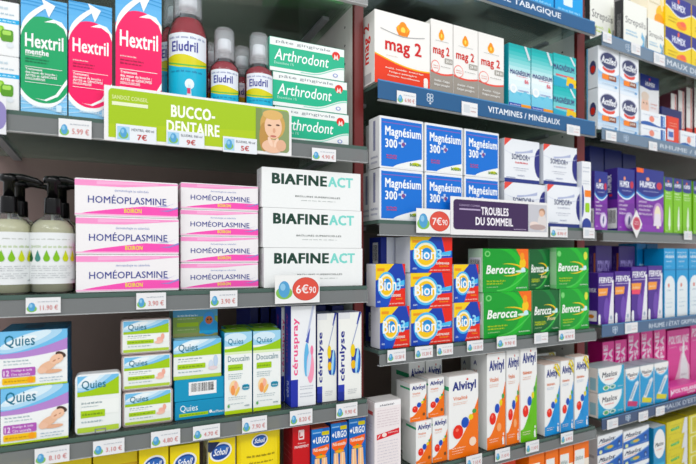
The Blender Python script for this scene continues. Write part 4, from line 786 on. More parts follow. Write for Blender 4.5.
z1 = box(L, 'tbar', 174.5, 224.6, 381, 'teal carton showing a white barcode panel', 'earplug_carton', z=z1, w=.014, dep=.06)[0]
z1 = box(L, 'qbox', 173.5, 221.5, 341, 'white and green earplug carton on top of the barcoded teal one', 'earplug_carton', z=z1, w=.016, dep=.06, flap=True)[0]
box(L, 'child', 173, 218, 309, 'dark green carton with a child in a blue hood, topmost above the white earplug carton', 'earplug_carton', z=z1 + .0012, w=.034, dep=.05)
G = 'tall white and blue ear-drop cartons'
box(L, 'docu', 224.6, 252.3, 333, 'tall white ear-care carton with green stripe, left of the front pair', 'ear_care_carton', sh='C', w=.012, dep=.04, flap=True, group=G)
box(L, 'docu', 253.2, 281, 331.5, 'tall white ear-care carton with green stripe, right of the front pair', 'ear_care_carton', sh='C', w=.012, dep=.04, flap=True, group=G)
for i, (a, q, l) in enumerate(((226.5, 252, 'left'), (253.4, 277.5, 'right'))): box(L, 'docu', a, q, None, 'ear-care carton standing in the row behind the %s front one' % l, 'ear_care_carton', sh='C', w=.056, dep=.04, H=L.Z(224.6, 333, .012) - zC - .001, flap=True, group=G)
G = 'tall white and blue ear spray cartons'
box(L, 'cspray', 291, 316, 306.5, 'tall white carton with pink vertical lettering and blue side, in front', 'ear_spray_carton', sh='C', w=.006, dep=.032, group=G)
box(L, 'cspray', 281.4, 289.2, 307.5, 'narrow strip of a pink-lettered carton squeezed left of the front pink one', 'ear_spray_carton', sh='C', w=.043, dep=.03, group=G, W=.0165)
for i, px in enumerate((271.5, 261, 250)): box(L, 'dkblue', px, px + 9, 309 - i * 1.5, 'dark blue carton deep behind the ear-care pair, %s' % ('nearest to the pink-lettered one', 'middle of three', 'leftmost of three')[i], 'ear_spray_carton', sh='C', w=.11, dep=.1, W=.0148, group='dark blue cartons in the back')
G = 'white cartons with navy vertical lettering'
box(L, 'clyse', 317.2, 336.8, 314, 'white carton with navy vertical lettering, left of the pair', 'ear_drop_carton', sh='C', w=.012, dep=.035, group=G)
box(L, 'clyse', 338.4, 360, 313, 'white carton with navy vertical lettering, right of the pair beside the red upright', 'ear_drop_carton', sh='C', w=.008, dep=.035, group=G, W=pL[0] - .0012 - L.U(338.4, .008))
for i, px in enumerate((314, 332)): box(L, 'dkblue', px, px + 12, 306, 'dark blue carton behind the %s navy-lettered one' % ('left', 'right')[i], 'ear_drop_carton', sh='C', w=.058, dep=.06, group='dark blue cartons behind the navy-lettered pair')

# ------------------------------------------------------------------ LEFT BAY, foot care shelf
box(L, 'schtop', -20, 33, 466, 'flat yellow carton low at the left edge', 'foot_care_carton', sh='K', w=.03, dep=.09, group='yellow foot care cartons')
box(L, 'schtop', 35, 92, 465, 'flat yellow carton between the left edge and the logo packs', 'foot_care_carton', sh='K', w=.02, dep=.09, group='yellow foot care cartons')
box(L, 'schtop', 93, 138, 457, 'flat yellow carton just left of the blue-logo packs', 'foot_care_carton', sh='K', w=.02, dep=.09, group='yellow foot care cartons')
box(L, 'sch', 139, 169, 449.5, 'yellow carton with blue oval logo, leftmost of three', 'foot_care_carton', sh='K', w=.012, dep=.04, group='yellow logo cartons')
box(L, 'sch', 170, 200, 447, 'yellow carton with blue oval logo, middle of three', 'foot_care_carton', sh='K', w=.012, dep=.04, group='yellow logo cartons')
box(L, 'sch2', 208, 236, 440.5, 'yellow carton with blue oval logo and dark corner, right of three', 'foot_care_carton', sh='K', w=.012, dep=.04, group='yellow logo cartons')
def bag():
    w = .006; u0, u1 = L.U(238.5, w), L.U(282, w); z0 = L.sh['K']; W = u1 - u0; H = L.Z(238.5, 421, w) - z0
    root = bpy.data.objects.new('foot_care_pouch', None); COL.objects.link(root); put(root, L, u0, w, z0 + .0004); tag(root, 'large flat yellow pouch with hanging hole and small blue oval logo', 'pouch')
    b = MB(); n = 12; m = mat(YL, .3); my = mat('#e8cf1a', .3)
    th = lambda a, t: .011 * math.sin(PI * a) ** .5 * math.sin(PI * min(1, t * 1.05)) ** .5 if 0 < a < 1 and t < .95 else 0
    for s in (-1, 1):
        for i in range(n):
            for j in range(n):
                q = [(i / n, j / n), ((i + 1) / n, j / n), ((i + 1) / n, (j + 1) / n), (i / n, (j + 1) / n)]
                if s > 0: q.reverse()
                b.poly([(a * W, .012 + s * (th(a, t) + .0004), t * H) for a, t in q], m, True)
    link('pouch_body', b.mesh('pouch_body'), root)
    a = sch(.5, .83, .16, .036, .04) + [El(.38, .925, .06, .018, '#2a2622'), Mi(.2, .72, .85, .014, '#8a7a20', 2), Mi(.25, .675, .8, .012, '#8a7a20', 3), Mi(.3, .63, .7, .012, '#8a7a20', 4), Rc(.1, .40, .9, .55, '#f0e25a'), Mi(.15, .45, .85, .03, '#6a6220', 5)]
    b = MB(); b.art(a, lambda p, t, k: (p * W, .012 - th(p, t) - .0009 - k, t * H), strips=14); link('pouch_print', b.mesh('pouch_print'), root)
bag()
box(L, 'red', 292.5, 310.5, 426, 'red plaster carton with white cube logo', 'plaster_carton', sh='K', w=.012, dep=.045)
G = 'blue and orange plaster cartons'
for a, q, y, l in ((311.6, 330.2, 430, 'leftmost of three'), (331, 347.8, 424, 'middle of three'), (348.8, 366, 419.5, 'right of three beside the red upright')):
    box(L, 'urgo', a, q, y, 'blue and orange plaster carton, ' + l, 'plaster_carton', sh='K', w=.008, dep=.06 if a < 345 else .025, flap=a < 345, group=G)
# ------------------------------------------------------------------ MIDDLE BAY
G = 'dark blue cartons on the high middle shelf'
for i, (a, q) in enumerate(((392, 414), (418, 440), (444, 464))): box(M, 'navyp', a, q, None, 'navy carton seen from underneath on the high shelf, %s of three' % ('left', 'middle', 'right')[i], 'navy_carton', sh='T', w=.10, dep=.12, H=.09, group=G)
G = 'cyan cartons on the high middle shelf'
for i, (a, q) in enumerate(((503, 523), (524, 554), (555, 583))): box(M, 'cyan', a, q, None, 'bright cyan carton above the blue header strip, %s of three' % ('left', 'middle', 'right')[i], 'nicotine_gum_carton', sh='T', w=.008, dep=.08, H=.08, group=G)
# vitamins shelf
box(M, 'mag2', 374.6, 430, 8.6, 'large white and red tonic carton at the left end of the header strip', 'magnesium_carton', sh='D', w=.006, dep=.042)
G = 'white and grey tonic cartons'
for a, q, y, l in ((430.8, 453, 19.5, 'left'), (453.5, 478, 25, 'middle'), (478.5, 504, 31.8, 'right')): box(M, 'mag2g', a, q, None, 'narrow white and grey tonic carton, %s of three' % l, 'magnesium_carton', sh='D', w=.010, dep=.06, H=M.Z(430.8, 18.5, .01) - M.sh['D'], group=G)
G = 'turquoise cartons'
box(M, 'mteal', 508.6, 530.6, 42.5, 'tall white and turquoise carton, left of the front pair', 'magnesium_carton', sh='D', w=.010, dep=.04, group=G)
box(M, 'mteal', 531.2, 552.6, 48, 'tall white and turquoise carton, right of the front pair', 'magnesium_carton', sh='D', w=.010, dep=.04, group=G)
stack(M, 'mtealf', 553.4, 576, 52.5, ['flat turquoise carton, lower of two beside the upright', 'flat turquoise carton, upper of two beside the upright'], 'magnesium_carton', sh='D', w=.014, dep=.05, group=G)
# blue magnesium
G = 'blue magnesium cartons'
hM = (M.Z(379.6, 115, .008) - M.sh['E']) / 2
for c, (a, q, l) in enumerate(((379.6, 423.6, 'left column'), (425, 463, 'middle column'), (464.6, 499.2, 'right column'))):
    z1 = M.sh['E']
    for r_, rn in enumerate(('lower', 'upper')): z1 = box(M, 'm300', a, q, None, 'blue and white magnesium carton, %s one of the %s' % (rn, l), 'magnesium_carton', z=z1, w=.008, dep=.035, H=hM - .0004, group=G)[0]
z1 = M.sh['E']
for rn, pb in (('lower', 371.5), ('upper', 376)): z1 = box(M, 'm300', pb, 420, None, 'magnesium carton in the row behind the left column, %s one' % rn, 'magnesium_carton', z=z1, w=.047, dep=.035, H=hM - .0004, group=G, W=M.U(423.6, .008) - M.U(379.6, .008))[0]
G = 'white sleep aid cartons'
hS = (M.Z(504.4, 137.5, .016) - M.sh['E']) / 2
z1 = box(M, 'som', 504.4, 545, None, 'white sleep aid carton with violet crescent, lower left behind the purple sign', 'sleep_aid_carton', sh='E', w=.016, dep=.04, H=hS - .0004, group=G)[0]
box(M, 'som', 504.4, 539.5, None, 'white sleep aid carton with violet crescent, upper left', 'sleep_aid_carton', z=z1, w=.016, dep=.04, H=hS - .0004, group=G)
z1 = box(M, 'som2', 547.2, 581, 184, 'white sleep aid carton with violet crescent, lower right', 'sleep_aid_carton', sh='E', w=.010, dep=.04, group=G)[0]
box(M, 'som2', 543.5, 577, 143.5, 'white sleep aid carton with violet crescent, upper right', 'sleep_aid_carton', z=z1, w=.014, dep=.04, group=G)
box(M, 'slim', 582, 591, 161, 'slim white carton with orange and green patches, last on its shelf', 'sleep_aid_carton', sh='E', w=.004, dep=.03)
# blue red vitamins
G = 'blue, red and yellow vitamin cartons'
hB = (M.Z(412, 236.5, .006) - M.sh['F']) / 3 - .0004
z1 = M.sh['F']
for r_, rn in enumerate(('bottom', 'middle', 'top')):
    z1 = box(M, 'bion', 411, 452.4, None, 'wide blue and red vitamin carton, %s of the middle pile' % rn, 'vitamin_carton', z=z1, w=.006, dep=.045, H=hB, group=G, u=M.U(411, .006) - .001 * r_)[0]
z1 = M.sh['F']
z1 = box(M, 'bionn', 380, 409.6, 307.5, 'narrow blue and red vitamin carton, lower left', 'vitamin_carton', z=z1, w=.006, dep=.03, group=G)[0]
box(M, 'bionn', 375.6, 405.4, 264, 'narrow blue and red vitamin carton, upper left', 'vitamin_carton', z=z1, w=.008, dep=.03, group=G)
z1 = box(M, 'bionn', 454, 480, 303, 'narrow blue and red vitamin carton, lower right next to the green ones', 'vitamin_carton', sh='F', w=.006, dep=.04, group=G)[0]
box(M, 'bionn', 453.6, 478.6, 264.5, 'narrow blue and red vitamin carton, upper right next to the green ones', 'vitamin_carton', z=z1, w=.008, dep=.04, group=G)
z1 = M.sh['F']
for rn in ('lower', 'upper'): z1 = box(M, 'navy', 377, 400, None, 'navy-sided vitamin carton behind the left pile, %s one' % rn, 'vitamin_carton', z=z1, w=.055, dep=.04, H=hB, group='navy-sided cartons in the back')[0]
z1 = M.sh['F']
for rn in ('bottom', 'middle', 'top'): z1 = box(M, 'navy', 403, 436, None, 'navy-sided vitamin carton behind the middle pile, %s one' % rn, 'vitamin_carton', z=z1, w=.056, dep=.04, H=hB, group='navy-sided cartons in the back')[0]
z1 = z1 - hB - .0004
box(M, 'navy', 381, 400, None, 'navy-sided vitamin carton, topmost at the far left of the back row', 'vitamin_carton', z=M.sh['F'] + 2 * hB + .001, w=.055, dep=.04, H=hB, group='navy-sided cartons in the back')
# green vitamins
G = 'green vitamin cartons'
z1 = box(M, 'ber', 483.5, 531.4, 293, 'bright green vitamin carton with orange corner, lower left', 'vitamin_carton', sh='F', w=.006, dep=.04, group=G)[0]
box(M, 'ber', 482.6, 528.4, 248.5, 'bright green vitamin carton with orange corner, upper left', 'vitamin_carton', z=z1, w=.006, dep=.04, group=G)
z1 = box(M, 'berb', 532.4, 559.4, 290.5, 'dark green vitamin carton, lower middle', 'vitamin_carton', sh='F', w=.008, dep=.045, group=G)[0]
box(M, 'berb', 529.6, 550, 249, 'dark green vitamin carton, upper middle and set back', 'vitamin_carton', z=z1, w=.020, dep=.04, group=G)
z1 = box(M, 'berg', 560.4, 589, 289, 'green vitamin carton, lower right at the shelf end', 'vitamin_carton', sh='F', w=.006, dep=.045, group=G, W=pM[0] - .0012 - M.U(560.4, .006) if False else None)[0]
box(M, 'berg', 556.4, 588.6, 247.5, 'green vitamin carton, upper right at the shelf end', 'vitamin_carton', z=z1, w=.006, dep=.04, group=G)
# children tonics
box(M, 'drops', 374.6, 401, 403, 'white carton covered in fine pink print with a red stripe, beside the red upright', 'drops_carton', sh='G', w=.004, dep=.035, flap=True)
G = 'small orange tonic cartons'
z1 = box(M, 'alv', 416, 431.8, 422.6, 'small orange and white tonic carton, lower left of four', 'tonic_carton', sh='G', w=.008, dep=.042, group=G)[0]
box(M, 'alv', 410, 426.6, 384, 'small orange and white tonic carton, upper left of four', 'tonic_carton', z=z1, w=.012, dep=.042, group=G, flap=True)
z1 = box(M, 'alv', 432.6, 447.6, 418.4, 'small orange and white tonic carton, lower right of four', 'tonic_carton', sh='G', w=.008, dep=.042, group=G)[0]
box(M, 'alv', 428.2, 444.4, 379, 'small orange and white tonic carton, upper right of four', 'tonic_carton', z=z1, w=.012, dep=.042, group=G, flap=True)
for a, l in ((409, 'left'), (426, 'right')): box(M, 'alv', a, a + 16, None, 'orange-white tonic carton set back behind the upper pair, %s one' % l, 'tonic_carton', sh='G', w=.062, dep=.06, H=.168, group='tonic cartons behind the upper pair', flap=True)
box(M, 'alvw', 448.9, 478.4, 377.2, 'large orange and white tonic carton in front', 'tonic_carton', sh='G', w=.004, dep=.03, flap=True)
G = 'tall tonic cartons'
box(M, 'alvt', 487, 505.6, 354.5, 'tall orange and white tonic carton, left of its pair', 'tonic_carton', sh='G', w=.006, dep=.045, flap=True, group=G)
box(M, 'alvt', 506.4, 519.8, 351.5, 'tall orange and white tonic carton, right of its pair', 'tonic_carton', sh='G', w=.008, dep=.06, flap=True, group=G)
box(M, 'alvg', 520.6, 537, 346.8, 'tall green and white tonic carton', 'tonic_carton', sh='G', w=.004, dep=.05, flap=True, group=G)
G = 'blue and white tonic cartons'
for a, q, y, l in ((544.8, 559.8, 365.5, 'left'), (560.6, 573.6, 361.5, 'middle'), (574.8, 588.6, 357.5, 'right')): box(M, 'alvb', a, q, y, 'blue and white tonic carton with yellow corner, %s of three' % l, 'tonic_carton', sh='G', w=.006, dep=.06 if a < 570 else .026, flap=True, group=G)
for a, q, l in ((474, 492, 'left'), (536, 556, 'right')): box(M, 'alvt' if a < 500 else 'alvb', a, q, None, 'tonic carton in the back row, %s one' % l, 'tonic_carton', sh='G', w=.072, dep=.04, H=.165 if a < 500 else .15, group='tonic cartons in the back row')
# food packs below
G = 'orange food packs'
for i, (a, q, y) in enumerate(((529, 544.5, 456), (545.5, 558.5, 451), (559.5, 573, 446.5), (574, 589, 442))): box(M, 'orange', a, q, y, 'orange-topped food pack under the tonic shelf, %s of four' % ('leftmost', 'second from left', 'third from left', 'rightmost')[i], 'food_pack', sh='K', w=.008, dep=.05 if a < 570 else .025, group=G)
box(M, 'redt', 497, 516, 461, 'dark red pack low under the tall orange tonic cartons', 'food_pack', sh='K', w=.02, dep=.05)
# ------------------------------------------------------------------ RIGHT BAY
G = 'white throat lozenge packs'
box(R, 'strg', 604, 617, -20, 'white throat lozenge pack with lime-green lines', 'lozenge_pack', sh='T', w=.012, dep=.035, u=R.U(588.5, .040) + .012, W=.045, group=G) if False else None
def rb(des, a, q, y, l, n, sh=None, w=.006, dep=.04, **k): return box(R, des, a, q, y, l, n, sh=sh, w=w, dep=dep, **k)
rb('strg', 590, 614, -12, 'white throat lozenge pack with lime-green lines at the left end', 'lozenge_pack', 'T', w=.045, dep=.04, group=G)
rb('strb', 623.5, 647, -2, 'tall white throat lozenge pack with pale blue lines', 'lozenge_pack', 'T', w=.010, dep=.022, group=G)
z1 = rb('strb', 647.8, 664, 17.5, 'short white throat lozenge pack right of the tall blue-lined one', 'lozenge_pack', 'T', w=.008, dep=.05, group=G)[0]
rb('past', 647.8, 664, -14, 'cream and orange pack resting on the short lozenge pack', 'lozenge_pack', z=z1, w=.012, dep=.045)
G = 'yellow and navy packs'
hY = (R.Z(666, -8, .008) - R.sh['T']) / 2
for i, (a, q) in enumerate(((665.5, 691), (691.8, 722))):
    z1 = R.sh['T']
    for rn in ('lower', 'upper'): z1 = rb('humy', a, q, None, 'yellow and navy pack, %s one of the %s column' % (rn, ('left', 'right')[i]), 'lozenge_pack', z=z1, w=.008, dep=.05, H=hY - .0004, group=G)[0]
G = 'white cartons with dark oval logo'
hAc = (R.Z(598, 45, .006) - R.sh['D']) / 2
hAc2 = (R.Z(620, 53.5, .006) - R.sh['D']) / 2
z1 = z2 = z3 = R.sh['D']; WA = R.U(619, .006) - R.U(598, .006)
for rn in ('lower', 'upper'):
    z1 = rb('act', 598, 619, None, 'white carton with dark oval logo, %s left' % rn, 'cold_tablet_carton', z=z1, w=.006, dep=.028, H=hAc - .0004, group=G)[0]
    z2 = rb('act', 620, 638.6, None, 'white carton with dark oval logo, %s right' % rn, 'cold_tablet_carton', z=z2, w=.006, dep=.028, H=hAc2 - .0004, group=G)[0]
    z3 = rb('act', 597.5, 615, None, 'white carton with dark oval logo in the row behind, %s one' % rn, 'cold_tablet_carton', z=z3, w=.038, dep=.028, H=hAc - .0004, group=G, W=WA)[0]
rb('face', 640, 659, 73, 'white carton with navy top and a printed face', 'cold_tablet_carton', 'D', w=.050, dep=.04)
z1 = R.sh['D']
for rn in ('lower', 'upper'): z1 = rb('spray', 641, 666, None, 'small flat white and blue carton, %s of two, beside the red one' % rn, 'nasal_spray_carton', z=z1, w=.006, dep=.035, H=.0345, group='small white and blue cartons')[0]
rb('redt', 667.4, 679, 115.5, 'narrow bright red carton', 'nasal_spray_carton', 'D', w=.006, dep=.04)
rb('navyp', 662, 682, 106, 'navy carton behind the bright red one', 'nasal_spray_carton', 'D', w=.044, dep=.02)
rb('spray', 680.5, 700, 130, 'low white and blue carton at the right edge', 'nasal_spray_carton', 'D', w=.006, dep=.04)
G = 'tall white cartons with red band'
for i, (a, q, y) in enumerate(((662, 669, 97), (671, 676.6, 93), (678.4, 684.4, 90), (686.4, 692.4, 87), (694.4, 701, 85))): rb('stripe', a, q, y, 'tall white carton with red band, %s of the row' % ('leftmost', 'second from left', 'middle', 'second from right', 'rightmost')[i], 'tall_carton', 'D', w=.07 if i else .125, dep=.045, group=G)
# purple
G = 'purple and navy cartons'
rb('hump', 597, 607, 171, 'purple and navy carton partly hidden behind the slim white one', 'cold_syrup_carton', 'E', w=.008, dep=.03, W=R.U(607, .008) - R.U(594, .008), u=R.U(594.5, .008), group=G)
rb('hump', 617.6, 634.6, 167.5, 'purple and navy carton showing its barcoded side', 'cold_syrup_carton', 'E', w=.006, dep=.034, group=G)
rb('humw', 636.4, 663.6, 167.5, 'wide purple carton with a fizzing glass', 'cold_syrup_carton', 'E', w=.006, dep=.04, group=G)
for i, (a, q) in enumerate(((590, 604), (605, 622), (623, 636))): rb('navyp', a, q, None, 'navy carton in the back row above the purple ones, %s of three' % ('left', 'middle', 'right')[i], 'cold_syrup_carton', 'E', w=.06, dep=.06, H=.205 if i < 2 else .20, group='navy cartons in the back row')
G = 'lime green cartons'
for i, (a, q) in enumerate(((664.6, 672.8), (673.6, 682), (682.8, 691.4), (693.4, 702))): rb('humg', a, q, None, 'slim lime-green carton with navy top, %s in the row' % ('first', 'second', 'third', 'last')[i], 'cough_syrup_carton', 'E', w=.006, dep=.05, H=R.Z(664.6, 177, .006) - R.sh['E'], group=G)
# fervex
G = 'purple cartons with white slant'
for d, a, q, y, l in (('ferv', 598.2, 613.8, 273, 'leftmost of the row'), ('ferv', 615, 630.6, 271.5, 'second from left'), ('fervr', 631.6, 647.2, 267, 'third from left with a pink patch'), ('ferv', 648.2, 662.4, 266, 'rightmost of the row')):
    rb(d, a, q, y, 'purple carton with white slant and orange patch, ' + l, 'cold_powder_carton', 'F', w=.006, dep=.034, group=G)
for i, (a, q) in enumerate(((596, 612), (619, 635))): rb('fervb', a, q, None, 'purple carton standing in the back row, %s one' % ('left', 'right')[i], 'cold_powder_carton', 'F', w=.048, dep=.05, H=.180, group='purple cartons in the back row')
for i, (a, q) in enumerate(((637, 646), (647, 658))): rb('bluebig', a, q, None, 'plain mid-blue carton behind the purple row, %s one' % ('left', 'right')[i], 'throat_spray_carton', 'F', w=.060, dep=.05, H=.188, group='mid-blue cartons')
for i, (a, q) in enumerate(((664, 675.4), (676.4, 688), (689, 701))): rb('ltb', a, q, None, 'tall light blue and white carton, %s of the row' % ('left', 'middle', 'right')[i], 'throat_spray_carton', 'F', w=.006, dep=.05, H=R.Z(664, 248.5, .006) - R.sh['F'], group='tall light blue cartons')
# pink + white stomach cartons
z1 = R.sh['G']
hm = (R.Z(598, 369, .004) - z1) / 2
for rn in ('lower', 'upper'): z1 = rb('maah', 598, 624, None, 'flat white and blue stomach carton, %s of two at the left end' % rn, 'antacid_carton', z=z1, w=.004, dep=.05, H=hm - .0004, group='flat stomach cartons', flap=rn == 'upper')[0]
for i, (d, a, q) in enumerate((('maavr', 625.6, 639.4), ('maav', 640.2, 653.6), ('maav', 654.4, 668.4))): rb(d, a, q, None, 'upright blue and white stomach carton, %s' % ('left with a red patch', 'middle with a yellow patch', 'right with a yellow patch')[i], 'antacid_carton', 'G', w=.004, dep=.05, H=R.Z(625.6, 369.5, .004) - R.sh['G'], group='upright stomach cartons', flap=True)
rb('polyl', 669.6, 699, 388, 'flat pink carton lying in front of the large pink one', 'stomach_gel_carton', 'G', w=.006, dep=.04)
z1 = R.sh['G'] + .01
rb('polyb', 667.4, 689.6, 331, 'large pink carton with white sachet picture', 'stomach_gel_carton', 'G', w=.058, dep=.045)
rb('polyb', 690.6, 712, None, 'large pink carton cut by the right edge', 'stomach_gel_carton', 'G', w=.058, dep=.045, H=.176)
for i, a in enumerate((602.5, 615, 628, 641, 654)): rb('poly', a, a + 11.6, None, 'narrow pink carton with vertical white lettering, %s of five' % ('first from left', 'second', 'third', 'fourth', 'last')[i], 'stomach_gel_carton', 'G', w=.058, dep=.04, H=.170 if i > 1 else .155, W=R.U(a + 11.6, .058) - R.U(a, .058), group='narrow pink cartons')
# bottom right
z1 = z2 = R.sh['K']; hb = (R.Z(597.5, 437, .006) - z1) / 4; hb2 = (R.Z(623.4, 432, .006) - z1) / 4
for rn in ('lowest', 'third', 'second', 'topmost'):
    z1 = rb('maab', 597.5, 622.6, None, 'blue and white stomach carton with swoosh, %s of the left pile' % rn, 'antacid_carton', z=z1, w=.006, dep=.04, H=hb - .0004, group='blue and white stomach cartons')[0]
    z2 = rb('maab', 623.4, 649, None, 'blue and white stomach carton with swoosh, %s of the right pile' % rn, 'antacid_carton', z=z2, w=.006, dep=.04, H=hb2 - .0004, group='blue and white stomach cartons')[0]
rb('maat', 653.6, 665.4, 428.5, 'slim teal carton with a white disc beside the yellow pile', 'antacid_carton', 'K', w=.006, dep=.04)
z1 = R.sh['K']; hy = (R.Z(666.6, 423, .006) - z1) / 4
for rn in ('lowest', 'third', 'second', 'topmost'): z1 = rb('yel', 666.6, 687.4, None, 'olive yellow carton with a green patch, %s of the pile' % rn, 'laxative_carton', z=z1, w=.006, dep=.09, H=hy - .0004, group='olive yellow cartons')[0]
z1 = R.sh['K']; hy = (R.Z(688.6, 416, .006) - z1) / 3
for rn in ('lowest', 'middle', 'topmost'): z1 = rb('yel2', 688.6, 712, None, 'yellow framed carton at the right edge, %s of the pile' % rn, 'laxative_carton', z=z1, w=.006, dep=.09, H=hy - .0004, group='yellow framed cartons')[0]

# ------------------------------------------------------------------ header strips
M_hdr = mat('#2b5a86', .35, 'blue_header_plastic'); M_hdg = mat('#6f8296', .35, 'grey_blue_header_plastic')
def strip(bay, key, pa, pb, art, label, base, hh=.030, up=.002, top=None):
    z1 = bay.sh[key] + up
    return card(bay, pa, pb, 0, 0, art, label, 'header_strip', 'header strip', w=-.0052, th=.0012, z1=z1, z0=z1 - hh, base=base, group='header strips on the shelf edges')
def people(cx, asp): return [El(cx - .006, .62, .007, .13, '#c4d0dc'), El(cx + .006, .62, .007, .13, '#c4d0dc'), El(cx - .006, .40, .007, .13, '#c4d0dc'), El(cx + .006, .40, .007, .13, '#c4d0dc'), El(cx - .006, .62, .004, .08, '#3d6890'), El(cx + .006, .62, .004, .08, '#3d6890'), El(cx - .006, .40, .004, .08, '#3d6890'), El(cx + .006, .40, .004, .08, '#3d6890'), El(cx, .2, .004, .06, '#c4d0dc')]
top_line = Rc(0, .93, 1, 1, '#4f86b4')
f = lambda p: upx(M, 378, 595, p)
strip(M, 'T', 378, 595, [top_line, Tx('SEVRAGE TABAGIQUE', f(472), .28, f(561) - f(472), .48, '#dfe6ee', .025)], 'blue header strip with white lettering on the high middle shelf', M_hdr, hh=.028)
strip(M, 'D', 378, 595, [top_line, Tx('VITAMINES / MINÉRAUX', f(488), .30, f(560) - f(488), .46, '#e6ecf2', .025)] + people(f(430), 1), 'blue header strip with white lettering below the white and red tonic cartons', M_hdr, hh=.031)
f = lambda p: upx(R, 602, 760, p)
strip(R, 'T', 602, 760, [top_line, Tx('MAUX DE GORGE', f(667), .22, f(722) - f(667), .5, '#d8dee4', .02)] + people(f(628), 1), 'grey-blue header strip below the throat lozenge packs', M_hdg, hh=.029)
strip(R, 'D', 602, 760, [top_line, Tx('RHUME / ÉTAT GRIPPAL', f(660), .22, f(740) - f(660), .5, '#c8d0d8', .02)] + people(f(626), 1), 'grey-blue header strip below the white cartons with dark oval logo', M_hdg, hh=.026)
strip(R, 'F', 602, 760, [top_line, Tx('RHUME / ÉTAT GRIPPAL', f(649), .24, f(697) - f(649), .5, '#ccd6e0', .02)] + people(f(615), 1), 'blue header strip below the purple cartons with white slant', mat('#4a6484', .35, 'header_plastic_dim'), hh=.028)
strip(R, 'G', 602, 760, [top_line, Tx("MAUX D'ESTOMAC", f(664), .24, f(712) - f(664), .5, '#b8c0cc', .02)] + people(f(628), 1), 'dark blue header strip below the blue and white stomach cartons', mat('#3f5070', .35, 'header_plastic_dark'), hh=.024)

card(M, 450.6, 548, 196, 234.5, pur, 'purple sign with white lettering below the blue magnesium cartons', 'shelf_sign', 'sign', w=-.0060, th=.0012, corner=.005)
big = lambda s: [Rc(0, 0, 1, 1, '#eeeeec')] + egg(.20, .48, .15, .30) + [El(.68, .5, .30, .42, '#b84840', 32), El(.68, .5, .285, .40, '#d8594c', 32), Tx(s, .46, .34, .28, .32, '#f6ecea', .02), Tx('90', .755, .34, .16, .24, '#f6ecea', .015)]
card(L, 275, 319.6, 275.5, 304, big('6€'), 'white price card with green-blue egg and red circle on the shelf of pink striped cartons', 'price_card', 'price card', w=-.0072)
card(M, 416.4, 450.2, 208, 232.8, big('7€'), 'white price card with red circle left of the purple sign', 'price_card', 'price card', w=-.0072)
card(L, -30, 6.2, 93, 131.5, [Rc(0, 0, 1, 1, '#e6e7ea'), El(.78, .5, .24, .38, '#8f86b8')], 'white card with purple disc cut by the left edge', 'promo_card', 'card', w=-.0072)
# diamond card
def diamond():
    w = -.0075; u = R.U(636.6, w); Y = R.world(u, w).y; z0 = CH + (HY - 238) * Y / F; z1 = CH + (HY - 210) * Y / F; h = z1 - z0; hw = h * .36
    b = MB(); pts = [(0, 0), (hw, h * .5), (0, h), (-hw, h * .5)]; b.prism(pts, 0, .0006, M_card)
    b.art([El(.5, .52, .33, .24, '#d8808c', 24), El(.5, .52, .27, .195, '#c04a60', 24), Mi(.34, .56, .66, .04, '#f0d0d4', 1), Mi(.3, .48, .7, .05, '#f0d0d4', 2)], lambda a, t, k: ((a - .5) * 2 * hw, -k, t * h))
    o = link('promo_card', b.mesh('promo_card')); put(o, R, u, w, z0); tag(o, 'white diamond-shaped card with pink disc hanging below the wide purple carton', 'card')
diamond()
# ------------------------------------------------------------------ price tags
for (a, b_, y0, y1, p, l) in ((58.6, 91.6, 118, 136.5, '5.99 €', 'below the pink mouthwash carton, left of the green sign'), (312, 336, 147.5, 160, '4.90 €', 'right of the green sign below the toothpaste'),
        (25.7, 60.7, 298, 314, '11.90 €', 'below the clear soap bottles'), (136.3, 166, 293.2, 309.6, '3.90 €', 'below the wide pink striped stack'), (210, 237.4, 291, 307.6, '3.90 €', 'below the stack of four pink striped cartons'),
        (34.6, 69.4, 449.5, 466, '8.10 €', 'below the large blue earplug packs'), (93, 124.4, 442, 457, '3.10 €', 'below the white earplug case'), (151, 180.2, 432.5, 448, '4.80 €', 'below the clear earplug cases'),
        (193, 220, 427, 441, '4.70 €', 'below the teal cartons'), (242.2, 267, 418.5, 433.6, '7.90 €', 'above the yellow pouch'), (290, 312.4, 411.5, 426.2, '8.20 €', 'above the red plaster carton'), (336.4, 357.4, 404.6, 418.6, '9.90 €', 'below the navy-lettered cartons')):
    ptag(L, a, b_, y0, y1, p, 'small white price tag ' + l)
def stag(a, b_, y0, y1, t, p, l):
    art = [Rc(0, 0, 1, 1, '#e6eaee')] + [Rc(.03, .12, .33, .88, '#a9cfe6')] + egg(.18, .5, .1, .3) + [Tx(t, .38, .66, .56, .15, '#5c646c', .01), Tx(p, .52, .16, .24, .34, '#c04a48', .03)]
    card(L, a, b_, y0, y1, art, 'small price tag at the foot of the green sign, ' + l, 'price_tag', 'price tag', w=-.0072, group='price tags on the green sign')
stag(116, 156.4, 123.5, 141, 'HEXTRIL 400 ml', '7€', 'left of three'); stag(166.4, 204.4, 129.5, 145.5, 'ELUDRIL 500 ml', '9€', 'middle of three'); stag(223, 257, 136, 151.5, 'ELUDRIL 90 ml', '5€', 'right of three')
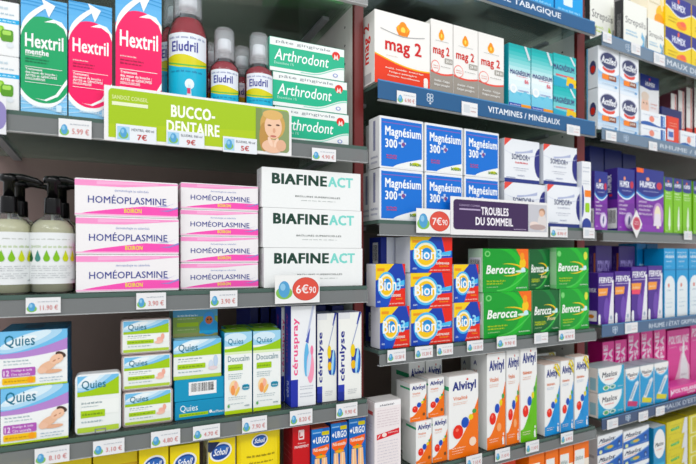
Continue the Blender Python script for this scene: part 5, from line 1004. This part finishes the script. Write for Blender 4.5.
for (a, b_, y0, y1, p, l) in ((397, 416, 90.2, 103.2, '6.90 €', 'on the blue header strip, left of the white figures sign'), (461.8, 477.6, 101, 114.5, '', 'on the blue header strip right of the white figures sign'), (567, 580, 124, 134, '', 'at the right end of the lettered blue strip'),
        (387.6, 405.8, 350.4, 362.6, '13.50 €', 'below the narrow blue-red cartons at left'), (415.2, 432.8, 347.2, 359, '15.20 €', 'below the wide blue-red pile, left one'), (437, 453, 345, 356, '15.20 €', 'below the wide blue-red pile, right one'), (467.2, 483.2, 341.4, 352.2, '13.50 €', 'below the narrow blue-red cartons at right'),
        (497, 516.4, 337, 348.6, '9.90 €', 'below the left green cartons'), (534.4, 548, 333.6, 344, '', 'below the dark green carton'), (559, 574.8, 330.6, 341.4, '8.90 €', 'below the right green cartons'),
        (550.5, 567.6, 226.5, 237, '8.90 €', 'right of the purple sign'), (583.4, 594.6, 227.5, 238, '', 'below the slim white carton'),
        (466.4, 482, 457, 469, '7.10 €', 'below the large orange tonic carton'), (495.4, 510, 450.4, 462, '7.10 €', 'below the tall orange tonic cartons'), (526, 539, 442.6, 454, '7.10 €', 'below the tall green tonic carton'), (561, 573, 434, 444.4, '6.90 €', 'below the blue tonic cartons')):
    ptag(M, a, b_, y0, y1, p, 'small white price tag ' + l, w=-.0068, blank=0 if p else 1)
for (a, b_, y0, y1, l) in ((603, 611.6, 31, 41, 'at the left end of the throat lozenge strip'), (631.4, 640.4, 42, 52.6, 'in the middle of the throat lozenge strip'), (654, 665, 51.6, 62.8, 'left of the lettering on the throat lozenge strip'), (606, 616.4, 130.4, 139.6, 'below the dark oval logo cartons'), (649, 657.2, 141, 149.6, 'below the small white and blue cartons'),
        (684.2, 692, 231, 239.6, 'below the lime-green cartons'), (625.2, 637.6, 323.4, 333.8, 'below the slanted-white purple cartons'), (607.2, 618, 420.4, 430, 'below the flat stomach cartons'), (638.8, 648, 412.8, 422, 'below the upright stomach cartons'), (656, 664.6, 407.8, 416.4, 'left of the dark blue lettering')):
    ptag(R, a, b_, y0, y1, '', 'small white price tag ' + l, w=-.0068, blank=1)

# ------------------------------------------------------------------ light
W = bpy.data.worlds.new('World'); SC.world = W; W.use_nodes = True; bg = W.node_tree.nodes['Background']; bg.inputs[0].default_value = (.93, .96, 1, 1); bg.inputs[1].default_value = WORLD
def area(name, loc, tgt, sx, sy, e, c=(1, .98, .95)):
    l = bpy.data.lights.new(name, 'AREA'); l.shape = 'RECTANGLE'; l.size = sx; l.size_y = sy; l.energy = e; l.color = c
    o = bpy.data.objects.new(name, l); COL.objects.link(o); o.location = loc
    o.rotation_euler = (Vector(tgt) - Vector(loc)).to_track_quat('-Z', 'Y').to_euler()
area('ceiling_lamp', (-.5, -.7, 2.6), (.1, .8, 1.3), 1.3, .35, E1)
area('ceiling_lamp', (1.0, -.4, 2.6), (.5, 1.0, 1.3), 1.3, .35, E2)
area('ceiling_lamp', (.35, 1.15, 2.75), (.35, 1.05, 1.5), 2.0, .3, E3)
# ------------------------------------------------------------------ camera
cd = bpy.data.cameras.new('camera'); cam = bpy.data.objects.new('camera', cd); COL.objects.link(cam)
cam.location = (0, 0, CH); cam.rotation_euler = (PI / 2, 0, 0); cd.sensor_width = 36; cd.lens = F / 696 * 36; cd.shift_y = (HY - 232) / 696; cd.clip_start = .01
cd.dof.use_dof = True; cd.dof.focus_distance = .78; cd.dof.aperture_fstop = 5.0
SC.camera = cam
SC.view_settings.view_transform = 'Standard'; SC.view_settings.look = 'None'; SC.view_settings.gamma = 1; SC.view_settings.exposure = EXPO; SC.view_settings.use_curve_mapping = False
